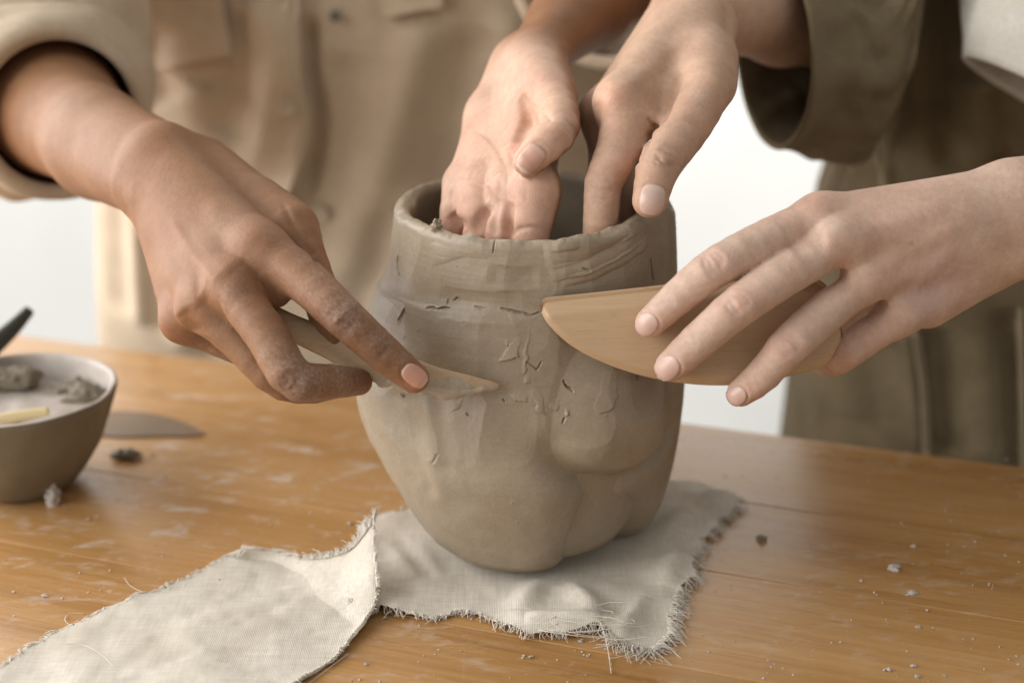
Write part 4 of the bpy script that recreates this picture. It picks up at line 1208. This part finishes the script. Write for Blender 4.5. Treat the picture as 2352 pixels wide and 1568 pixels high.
b.ridge([(2200, 470), (2080, 500), (1960, 540)], .0040, .0007); b.ridge([(2210, 510), (2100, 570), (2010, 620)], .0040, .0007); b.ridge([(2200, 560), (2130, 630), (2080, 690)], .0040, .0006)
b.crease(Z(z4, [(950, 580), (1050, 540), (1170, 520)]), .006, .0014); b.crease(Z(z4, [(1060, 800), (1180, 740), (1290, 690)]), .006, .0016); b.crease(Z(z4, [(1340, 960), (1420, 900), (1500, 850)]), .005, .0014)
knuckle(b, z4(545, 655), (-.85, .55), 30, 6, 8, .0008, .4, .0006, 31)
knuckle(b, z4(680, 880), (-.8, .6), 30, 6, 8, .0008, .4, .0006, 32)
knuckle(b, z4(960, 1105), (-.75, .65), 28, 6, 8, .0008, .4, .0006, 33)
knuckle(b, z4(300, 860), (-.78, .62), 22, 3, 8, .0005, .1, .0006, 34)
knuckle(b, z4(420, 1090), (-.75, .66), 22, 3, 8, .0006, .1, .0006, 35)
knuckle(b, z4(760, 1310), (-.8, .6), 20, 3, 8, .0006, .1, .0006, 36)
N4 = [(z4(172, 992), (-.72, .68), 29, 26), (z4(284, 1232), (-.76, .62), 32, 28), (z4(662, 1384), (-.80, .55), 26, 23)]
for n_ in N4: nail_groove(b, *n_, square=2.3)
v4, f4 = H4.mesh(.0009)
LT4 = (.72, .57, .46)
sp4 = [spot(b, 1868, 470, 40, RD, .4), spot(b, *z4(1180, 450), 26, LT4, .6), spot(b, *z4(1340, 700), 26, LT4, .6), spot(b, *z4(1520, 880), 26, LT4, .6), spot(b, *z4(1250, 620), 50, RD, .3), spot(b, *z4(560, 640), 34, (.60, .35, .27), .45), spot(b, *z4(690, 870), 34, (.60, .35, .27), .45), spot(b, *z4(950, 1100), 34, (.60, .35, .27), .45),
       spot(b, *z4(1750, 760), 90, (.58, .40, .38), .5), spot(b, *z4(250, 1000), 36, PK, .4), spot(b, *z4(380, 1230), 36, PK, .4), spot(b, *z4(740, 1370), 36, (.62, .36, .26), .5), spot(b, *z4(1200, 1210), 44, PK, .5), spot(b, *z4(1620, 545), 6, (.3, .18, .12), .6)]
c4 = paint(v4, (.605, .43, .335), sp4, 9)
d4 = dustmap(v4, [ds(b, *z4(560, 640), 70, .4), ds(b, *z4(400, 1100), 70, .45), ds(b, *z4(300, 860), 60, .4), ds(b, *z4(760, 1290), 60, .45), ds(b, *z4(950, 1100), 50, .35), ds(b, *z4(690, 870), 50, .35), ds(b, *z4(1180, 1190), 40, .35)])

# ---------------------------------------------------------------- assemble the two people
def wj(x, y, z, r): return np.r_[x, y, z, r]
def core_mesh(prims, vox=.006):
    B_ = Body([((0, 0, 1, 1), (0, 0, 1, 1))], [])
    B_.palm = [(wj(*a), wj(*c)) for a, c in prims]; B_.all = B_.palm; B_.group = [-1] * len(B_.palm); B_.kp = .04
    return B_.mesh(vox)
def person(parts, attrs_c, attrs_d, label):
    V, Fc, off = [], [], 0
    for v, f in parts: V.append(v); Fc.append(f + off); off += len(v)
    o = mesh_obj("person", np.vstack(V), np.vstack(Fc), M['skin'], attrs={"skin_color": np.vstack(attrs_c), "clay_dust": np.concatenate(attrs_d)})
    return tag(o, label, "person")
e1 = P(20., 170., np.float64(.86)); e2 = P(1560., -230., np.float64(.86))
AX, AY = -.115, .42
vA, fA = core_mesh([((AX - .07, AY + .03, -.30, .085), (AX - .07, AY + .03, .42, .085)), ((AX + .07, AY + .03, -.30, .085), (AX + .07, AY + .03, .42, .085)), ((AX - .16, AY + .03, .46, .05), (AX + .16, AY + .03, .46, .05)),
                    ((e1[0], e1[1], e1[2], .033), (AX - .175, AY - .02, .46, .045)), ((e2[0], e2[1], e2[2], .031), (AX + .175, AY - .02, .46, .045))])
personA = person([(v1, f1), (v2, f2), (vA, fA)], [c1, c2, paint(vA, A_SKIN, [], 2)], [d1, d2, np.zeros(len(vA))],
                 "person in a beige button shirt behind the table, shaping the vase with a wooden stick")
e3 = P(2030., 40., np.float64(.85)); e4 = P(3000., 400., np.float64(.66))
BX, BY = .36, .28
vB, fB = core_mesh([((BX - .06, BY + .03, -.30, .075), (BX - .06, BY + .03, .42, .075)), ((BX + .06, BY + .03, -.30, .075), (BX + .06, BY + .03, .42, .075)), ((BX - .13, BY + .03, .46, .05), (BX + .14, BY + .03, .46, .05)),
                    ((e3[0], e3[1], e3[2], .033), (BX - .13, BY, .46, .045)), ((e4[0], e4[1], e4[2], .031), (BX + .16, BY - .02, .46, .045))])
personB = person([(v3, f3), (v4, f4), (vB, fB)], [c3, c4, paint(vB, B_SKIN_SHADED, [], 2)], [d3, d4, np.zeros(len(vB))],
                 "person in a dark olive jacket at the right, pressing a wooden rib to the vase")
NC_A, NT_A = (.62, .34, .25), (.74, .56, .42)
nail(H1, personA, *N1, NC_A, NT_A); nail(H2, personA, *N2, (.60, .36, .28), (.74, .60, .50))
nail(H3, personB, *N3, (.60, .43, .36), (.62, .48, .40))
for n_ in N4: nail(H4, personB, *n_, (.66, .46, .39), (.69, .51, .44), square=2.3)

# ================================================================== the tools in the hands
t1, C, A, B_, ra, rb = stick("wooden_stick", [(600, 712, .594), (672, 752, .592), (780, 798, .590), (880, 836, .587), (975, 866, .585), (1060, 880, .586), (1120, 884, .588), (1138, 886, .589), (1147, 887, .5895)],
      [25, 29, 33, 38, 41, 37, 29, 21, 5], [20, 24, 26, 24, 18, 13, 9, 7, 3], M['tool_wood'], "slim wooden modelling stick smeared with clay, held under an index finger", "tool", m=90, n=32, power=2.8)
# clay smeared along its lower edge and over the blade
def smear(u0, u1, ka, kb, ra_, rb_, seed, m=90):
    us = np.linspace(u0, u1, m); ii = np.clip((us * 89).astype(int), 0, 89)
    ip = lambda X: np.stack([np.interp(us * 89, np.arange(90), X[:, k]) for k in range(3)], 1)
    r1 = np.interp(us * 89, np.arange(90), ra); r2 = np.interp(us * 89, np.arange(90), rb)
    A2, B2, C2 = ip(A), ip(B_), ip(C)
    n1 = fbm(np.stack([us * 38, us * 0, us * 0], 1), 3, seed); n2 = fbm(np.stack([us * 30 + 9, us * 0, us * 0], 1), 3, seed + 3)
    env = np.clip(np.sin(np.linspace(.02, .98, m) * math.pi) * 1.6, 0, 1)
    cen = C2 + A2 * (r1 * (ka + .10 * n2))[:, None] - B2 * (r2 * kb)[:, None]
    loft_obj("clay_smear", cen, A2, B2, ra_ * env * (1 + .45 * n1) + .0002, rb_ * env * (1 + .4 * n2) + .0002, M['clay_lit'], t1, 18)
smear(.42, .97, -.86, .35, .0021, .0015, 4); smear(.66, .90, -.35, .75, .0022, .0008, 8); smear(.80, .995, -.75, .55, .0013, .0011, 15); smear(.30, .62, -.7, .55, .0016, .0006, 21)

# half-moon wooden rib
upx = resample([(1240, 700), (1247, 688), (1264, 682), (1350, 673), (1515, 655), (1660, 638), (1810, 622), (1905, 662), (1938, 770)], 110)
lox = resample([(1240, 700), (1246, 722), (1262, 748), (1310, 792), (1380, 830), (1480, 864), (1600, 883), (1720, 882), (1820, 862), (1895, 838), (1938, 770)], 110)
lo_i = np.stack([np.interp(upx[:, 0], lox[:, 0], lox[:, 0]), np.interp(upx[:, 0], lox[:, 0], lox[:, 1])], 1)
nv = 44
vsp = np.linspace(0, 1, nv)
def ribdep(x): return .5800 + (x - 1240) * 1.4e-5
Gr = np.zeros((nv, 110, 3)); Gb = np.zeros((nv, 110, 3))
for i, s in enumerate(vsp):
    q = upx * (1 - s) + lo_i * s
    wid = (lo_i[:, 1] - upx[:, 1]) * .58 / FPX
    du, dl = s * wid, (1 - s) * wid
    bev = .0046 * (1 - smooth(0, .0080, du)) + .0018 * (1 - smooth(0, .0035, dl))
    tipb = .0022 * (1 - smooth(0, 26, q[:, 0] - 1240))
    dep = ribdep(q[:, 0]) + np.maximum(bev, tipb)
    Gr[i] = P(q[:, 0], q[:, 1], dep); Gb[i] = P(q[:, 0], q[:, 1], ribdep(q[:, 0]) + .0062 - np.maximum(bev, tipb) * .6)
v = np.vstack([Gr.reshape(-1, 3), Gb.reshape(-1, 3)]); N_ = nv * 110
fr = grid_faces(nv, 110)
ringi = np.r_[np.arange(110), np.arange(1, nv) * 110 + 109, (nv - 1) * 110 + np.arange(108, -1, -1), np.arange(nv - 2, 0, -1) * 110]; r2 = np.roll(ringi, -1)
f = np.vstack([fr[:, ::-1], fr + N_, np.stack([ringi, r2, r2 + N_, ringi + N_], 1)])
rib = mesh_obj("wooden_rib", v, f, M['rib_wood'])
tag(rib, "smooth half moon wooden rib tool pressed against the vase's right side", "tool")

# ================================================================== clothing
class Torso:
    """shirt around a trunk: superelliptic tube with draped folds"""
    def __init__(self, cx, cy, a_of_z, b, folds, seed, grooves=(), yref=.3, flare=0.0):
        self.cx, self.cy, self.a, self.b, self.seed, self.p = cx, cy, a_of_z, b, seed, 2.5
        self.folds = []
        for pts, w, h in folds:
            q = np.array([PY(np.float64(x), np.float64(y), yref) for x, y in pts])[:, [0, 2]]
            self.folds.append((resample(q, 14), w, h))
    def disp(self, x, z):
        p = np.stack([np.ravel(x), np.ravel(z)], 1); d = np.zeros(len(p))
        for pl, w, h in self.folds:
            dd, t = seg_dist(p, pl); d += .8 * h * np.exp(-(dd / w) ** 2) * smooth(0, .15, t + .02) * smooth(1, .85, t - .02)
        q = np.stack([p[:, 0] * 14, p[:, 1] * 5, np.zeros(len(p))], 1)
        d += .0045 * fbm(q, 3, self.seed)
        return d.reshape(np.shape(x))
    def front(self, x, z):
        a = self.a(z); u = np.clip(np.abs((x - self.cx) / a), 0, .995)
        return self.cy - self.b * (1 - u ** self.p) ** (1 / self.p) - self.disp(x, z)
    def hit(self, px, py, off=0.0):
        px = np.asarray(px, float); py = np.asarray(py, float)
        y = np.full(px.shape, self.cy - self.b)
        for _ in range(6):
            p = PY(px, py, y); y = self.front(p[..., 0], p[..., 2]) - off
        return PY(px, py, y)
    def build(self, name, mat, parent, z0, z1, nz=240, nt=420):
        z = np.linspace(z0, z1, nz); t = np.linspace(0, 2 * math.pi, nt, endpoint=False)
        T, Zz = np.meshgrid(t, z); c, s = np.cos(T), np.sin(T)
        ca = np.sign(c) * np.abs(c) ** (2 / self.p); sa = np.sign(s) * np.abs(s) ** (2 / self.p)
        X = self.cx + self.a(Zz) * ca; Y = self.cy + self.b * sa
        fr = smooth(.25, -.15, sa); D = self.disp(X, Zz)
        Y = Y - D * fr; X = X + np.sign(ca) * .4 * D * np.abs(ca) ** 3
        G = np.stack([X, Y, Zz], -1)
        inner = G.copy(); inner[..., 0] = self.cx + (G[..., 0] - self.cx) * .985; inner[..., 1] = self.cy + (G[..., 1] - self.cy) * .98
        V = np.concatenate([G, inner[::-1]], 0)
        f = grid_faces(2 * nz, nt, wrap=True)
        return mesh_obj(name, V.reshape(-1, 3), f, mat, parent)
def strip(tor, name, edge, width, mat, parent, off=.003, lift=None, n=60, m=10, thick=.0016):
    """band of cloth lying on the shirt; edge: photo polyline of its right side, width in photo units (to the left)"""
    e = resample(np.array(edge, float), n); s = np.linspace(0, 1, m)
    w = np.interp(np.linspace(0, 1, n), np.linspace(0, 1, len(width)), width) if not np.isscalar(width) else np.full(n, width)
    PX = e[:, 0][None] - s[:, None] * w[None]; PYv = np.repeat(e[:, 1][None], m, 0)
    lf = np.zeros(n) if lift is None else np.interp(np.linspace(0, 1, n), np.linspace(0, 1, len(lift)), lift)
    G = tor.hit(PX, PYv, 0.0)
    o = off + lf[None] * (1 - s[:, None]) ** 2
    G[..., 1] -= o
    v, f = shell(G, thick)
    return mesh_obj(name, v, f, mat, parent)
def patch(tor, name, corners, mat, parent, off=.0022, n=24, thick=.0016):
    c = np.array(corners, float); u = np.linspace(0, 1, n)[None, :, None]; w = np.linspace(0, 1, n)[:, None, None]
    Q = (1 - u) * (1 - w) * c[0] + u * (1 - w) * c[1] + u * w * c[2] + (1 - u) * w * c[3]
    G = tor.hit(Q[..., 0], Q[..., 1], 0.0); G[..., 1] -= off
    v, f = shell(G, thick)
    return mesh_obj(name, v, f, mat, parent)
def button(tor, px, py, r, mat, parent, off=.004):
    p = tor.hit(np.array([px]), np.array([py]))[0]
    prof = np.array([(0.0002, .0011), (.35, .0011), (.62, .0012), (.72, .0018), (.9, .0018), (1, .0010), (1, 0), (0.0002, 0)]); prof[1:7, 0] *= r
    t = np.linspace(0, 2 * math.pi, 28, endpoint=False)
    V = np.stack([prof[:, 0, None] * np.cos(t), -np.repeat(prof[:, 1, None], 28, 1), prof[:, 0, None] * np.sin(t)], -1).reshape(-1, 3)
    o = mesh_obj("button", V, grid_faces(len(prof), 28, wrap=True), mat, parent)
    o.location = (float(p[0]), float(p[1]) - off, float(p[2])); return o
def sleeve(name, rings, mat, parent, seed, n=96, m=90, fold=.006, thick=.0028, lip=0.0, closed_end=True):
    """rings: (centre xyz, semi-axis vector A, semi-axis vector B) from the open end to the shoulder"""
    C = np.array([r[0] for r in rings]); A = np.array([r[1] for r in rings]); B = np.array([r[2] for r in rings])
    C2 = resample(C, m); s0 = np.r_[0, np.cumsum(np.linalg.norm(np.diff(C, axis=0), axis=1))]; s0 /= s0[-1]; s = np.linspace(0, 1, m)
    ip = lambda X: np.stack([np.interp(s, s0, X[:, k]) for k in range(3)], 1)
    A2, B2 = ip(A), ip(B)
    t = np.linspace(0, 2 * math.pi, n, endpoint=False)
    dirv = A2[:, None] * np.cos(t)[None, :, None] + B2[:, None] * np.sin(t)[None, :, None]
    rad = np.linalg.norm(dirv, axis=-1, keepdims=True)
    L = np.linalg.norm(C[-1] - C[0])
    q = np.stack(np.broadcast_arrays(np.cos(t)[None] * 1.6, np.sin(t)[None] * 1.6, s[:, None] * L * 16), -1)
    fd = fold * fbm(q, 3, seed) * smooth(-.02, .12, s)[:, None]
    if lip: fd = fd + lip * (1 - smooth(.10, .115, s))[:, None] + .45 * lip * np.exp(-((s[:, None] - .02) / .02) ** 2)
    G = C2[:, None] + dirv * (1 + fd[..., None] / rad)
    inner = C2[:, None] + dirv * (1 + (np.minimum(fd, lip) - thick - lip)[..., None] / rad)
    V = np.concatenate([inner[::-1], G], 0)
    return mesh_obj(name, V.reshape(-1, 3), grid_faces(2 * m, n, wrap=True), mat, parent)

# ---- beige shirt
aA = lambda z: .196 + .012 * smooth(.12, -.10, z) + 0 * z
TA = Torso(AX, AY, aA, .125, [
    ([(985, 20), (930, 200), (880, 380), (820, 560), (780, 680)], .016, .011), ([(1110, 60), (1060, 300), (1010, 560)], .020, -.012),
    ([(1180, 30), (1150, 200), (1110, 380)], .014, .008), ([(800, 120), (780, 300), (745, 430)], .016, -.006),
    ([(610, 0), (640, 120), (620, 240), (560, 420)], .014, .009), ([(560, 30), (555, 180), (500, 330)], .014, -.009),
    ([(706, 30), (712, 180), (728, 270), (722, 340), (702, 470)], .0052, -.020), ([(460, 200), (440, 300), (480, 380)], .020, .008),
    ([(345, 60), (340, 180), (370, 260)], .012, -.010), ([(275, 480), (285, 620), (300, 790)], .008, .010), ([(225, 480), (230, 620), (240, 780)], .012, -.010),
    ([(330, 560), (345, 700), (350, 800)], .009, -.009), ([(380, 620), (395, 740), (420, 830)], .009, .010), ([(460, 760), (475, 840)], .008, -.010), ([(520, 790), (560, 850)], .008, .010),
    ([(880, 480), (860, 620), (800, 800)], .014, -.008), ([(960, 420), (920, 620), (880, 760)], .013, .008)], 4, yref=.29)
shirt = TA.build("shirt", M['shirt'], personA, -.30, .45)
strip(TA, "placket", [(686, -40), (690, 0), (688, 90), (692, 180), (708, 250), (714, 290), (700, 350), (676, 420), (655, 480), (640, 560)], [110, 108, 104, 96, 84], M['shirt'], shirt, .0065, [0, 0, .001, .004, .006, .008, .010, .010], thick=.0022)
strip(TA, "placket_hem", [(686, -40), (690, 0), (688, 90), (692, 180), (708, 250), (714, 290), (700, 350), (676, 420), (655, 480), (640, 560)], [10, 11, 14, 22, 26], M['shirt_hem_lit'], shirt, .0088, [0, 0, .001, .004, .006, .008, .010, .010], thick=.0016)
pk = patch(TA, "pocket", [(325, -60), (500, -60), (530, 122), (362, 160)], M['shirt'], shirt, .0058, thick=.0040)
patch(TA, "pocket_hem", [(497, -60), (507, -60), (538, 120), (526, 124)], M['shirt_hem_lit'], pk, .0070)
pk2 = patch(TA, "pocket", [(850, -60), (1015, -60), (1016, 14), (884, 38)], M['shirt'], shirt, .0058, thick=.0040)
patch(TA, "pocket_hem", [(880, 26), (1016, 3), (1018, 14), (884, 40)], M['shirt_hem_lit'], pk2, .0070)
button(TA, 655, 5, .0058, M['button'], shirt, .0095); button(TA, 668, 240, .0058, M['button'], shirt, .014); button(TA, 735, 488, .0058, M['button'], shirt); button(TA, 772, 36, .0034, M['button_dark'], shirt)
def V3(x, y, d): return P(np.float64(x), np.float64(y), np.float64(d))
def ring(c, a, bvec): return (np.array(c), np.array(a), np.array(bvec))
sh = np.array([AX - .165, AY - .03, .44])
c0 = V3(140, 262, .752); ax0 = V3(120, 250, .775) - V3(227, 330, .70); ax0 /= np.linalg.norm(ax0)
def frame(axis, ref=(0, 0, 1)):
    a = np.cross(axis, np.array(ref)); a /= np.linalg.norm(a); b_ = np.cross(a, axis); return a, b_
fa, fb = frame(ax0)
c1_ = V3(105, 190, .795); ax1 = c1_ - c0; ax1 /= np.linalg.norm(ax1); ga, gb = frame(ax1)
ax2 = sh - c1_; ax2 /= np.linalg.norm(ax2); ha, hb = frame(ax2, (0, -1, .3))
sleeve("sleeve", [ring(c0, fa * .0415, fb * .0415), ring(c0 * .5 + c1_ * .5, ga * .048, gb * .050), ring(c1_, ga * .052, gb * .056), ring(c1_ * .6 + sh * .4, ga * .06, gb * .065), ring(sh, ga * .07, gb * .075)], M['shirt'], shirt, 14, fold=.007, lip=.0045)
sh2 = np.array([AX + .165, AY - .03, .44]); c0 = V3(1385, -62, .775); d_ = V3(1420, -80, .79) - V3(1345, 0, .735); d_ /= np.linalg.norm(d_); fa, fb = frame(d_)
sleeve("sleeve", [ring(c0, fa * .050, fb * .050), ring(c0 + d_ * .04, fa * .054, fb * .054), ring(c0 * .5 + sh2 * .5, fa * .06, fb * .06), ring(sh2, fa * .07, fb * .07)], M['shirt'], shirt, 17, fold=.006, lip=.004)

# ---- dark olive jacket
aB = lambda z: np.interp(z, [-.3, -.10, 0, .09, .17, .5], [.186, .180, .174, .166, .146, .16])
TB = Torso(BX, BY, aB, .125, [
    ([(2205, -40), (2200, 200), (2205, 420)], .007, -.016), ([(2100, -20), (2110, 200), (2120, 420)], .022, .010), ([(1985, -20), (1990, 100), (1995, 190)], .010, -.022), ([(2260, 180), (2270, 380)], .016, .010), ([(2310, 200), (2330, 400)], .010, -.010),
    ([(1870, 820), (1880, 1000)], .012, .008), ([(1950, 880), (1960, 1030)], .016, .006), ([(2045, 820), (2060, 1040)], .014, -.012), ([(2105, 760), (2125, 1050)], .005, .007), ([(2165, 760), (2180, 1060)], .014, -.016), ([(2250, 740), (2260, 1060)], .018, .010), ([(2315, 700), (2325, 1070)], .008, -.012), ([(1925, 330), (1950, 420)], .012, -.006)], 9, yref=.165)
jacket = TB.build("jacket", M['olive'], personB, -.30, .45)
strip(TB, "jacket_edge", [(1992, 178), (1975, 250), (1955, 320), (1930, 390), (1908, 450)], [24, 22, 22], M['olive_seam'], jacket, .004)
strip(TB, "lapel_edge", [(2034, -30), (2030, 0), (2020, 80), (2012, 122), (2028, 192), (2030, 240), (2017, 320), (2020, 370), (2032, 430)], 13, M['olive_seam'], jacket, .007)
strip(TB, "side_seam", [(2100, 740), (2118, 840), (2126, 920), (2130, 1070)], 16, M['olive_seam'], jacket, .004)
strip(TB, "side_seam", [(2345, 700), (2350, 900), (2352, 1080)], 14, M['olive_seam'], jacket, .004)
Nn, Ff, Tt, Bb = V3(1856, 120, .682), V3(1680, 150, .80), V3(1765, -130, .745), V3(1800, 325, .752)
cR = (Nn + Ff) / 2; aR = (Nn - Ff) / 2; bR = (Tt - Bb) / 2
cR = cR * .5 + (Tt + Bb) / 2 * .5
shB = np.array([BX - .115, BY, .42])
cM = V3(1985, 95, .795)
sl = sleeve("sleeve", [ring(cR, aR, bR), ring(cR * .55 + cM * .45, aR * 1.02, bR * .98), ring(cM, aR * 1.0, bR * .92), ring(cM * .5 + shB * .5, aR * .95, bR * .8), ring(shB, aR * 1.0, bR * .8)], M['olive'], jacket, 23, fold=.014, thick=.003)
# cream sleeve of the other arm
cA_, aA_, bA_ = V3(2415, 240, .735), V3(2610, 352, .735) - V3(2415, 240, .735), np.array([.0, .046, -.006])
sleeve("cream_sleeve", [ring(cA_, aA_, bA_), ring(V3(2425, 90, .74), aA_ * .97, bA_), ring(V3(2470, -200, .76), aA_ * .85, bA_), ring(np.array([BX + .13, BY - .02, .44]), aA_ * .9, bA_ * 1.1)], M['cream'], jacket, 29, fold=.008)
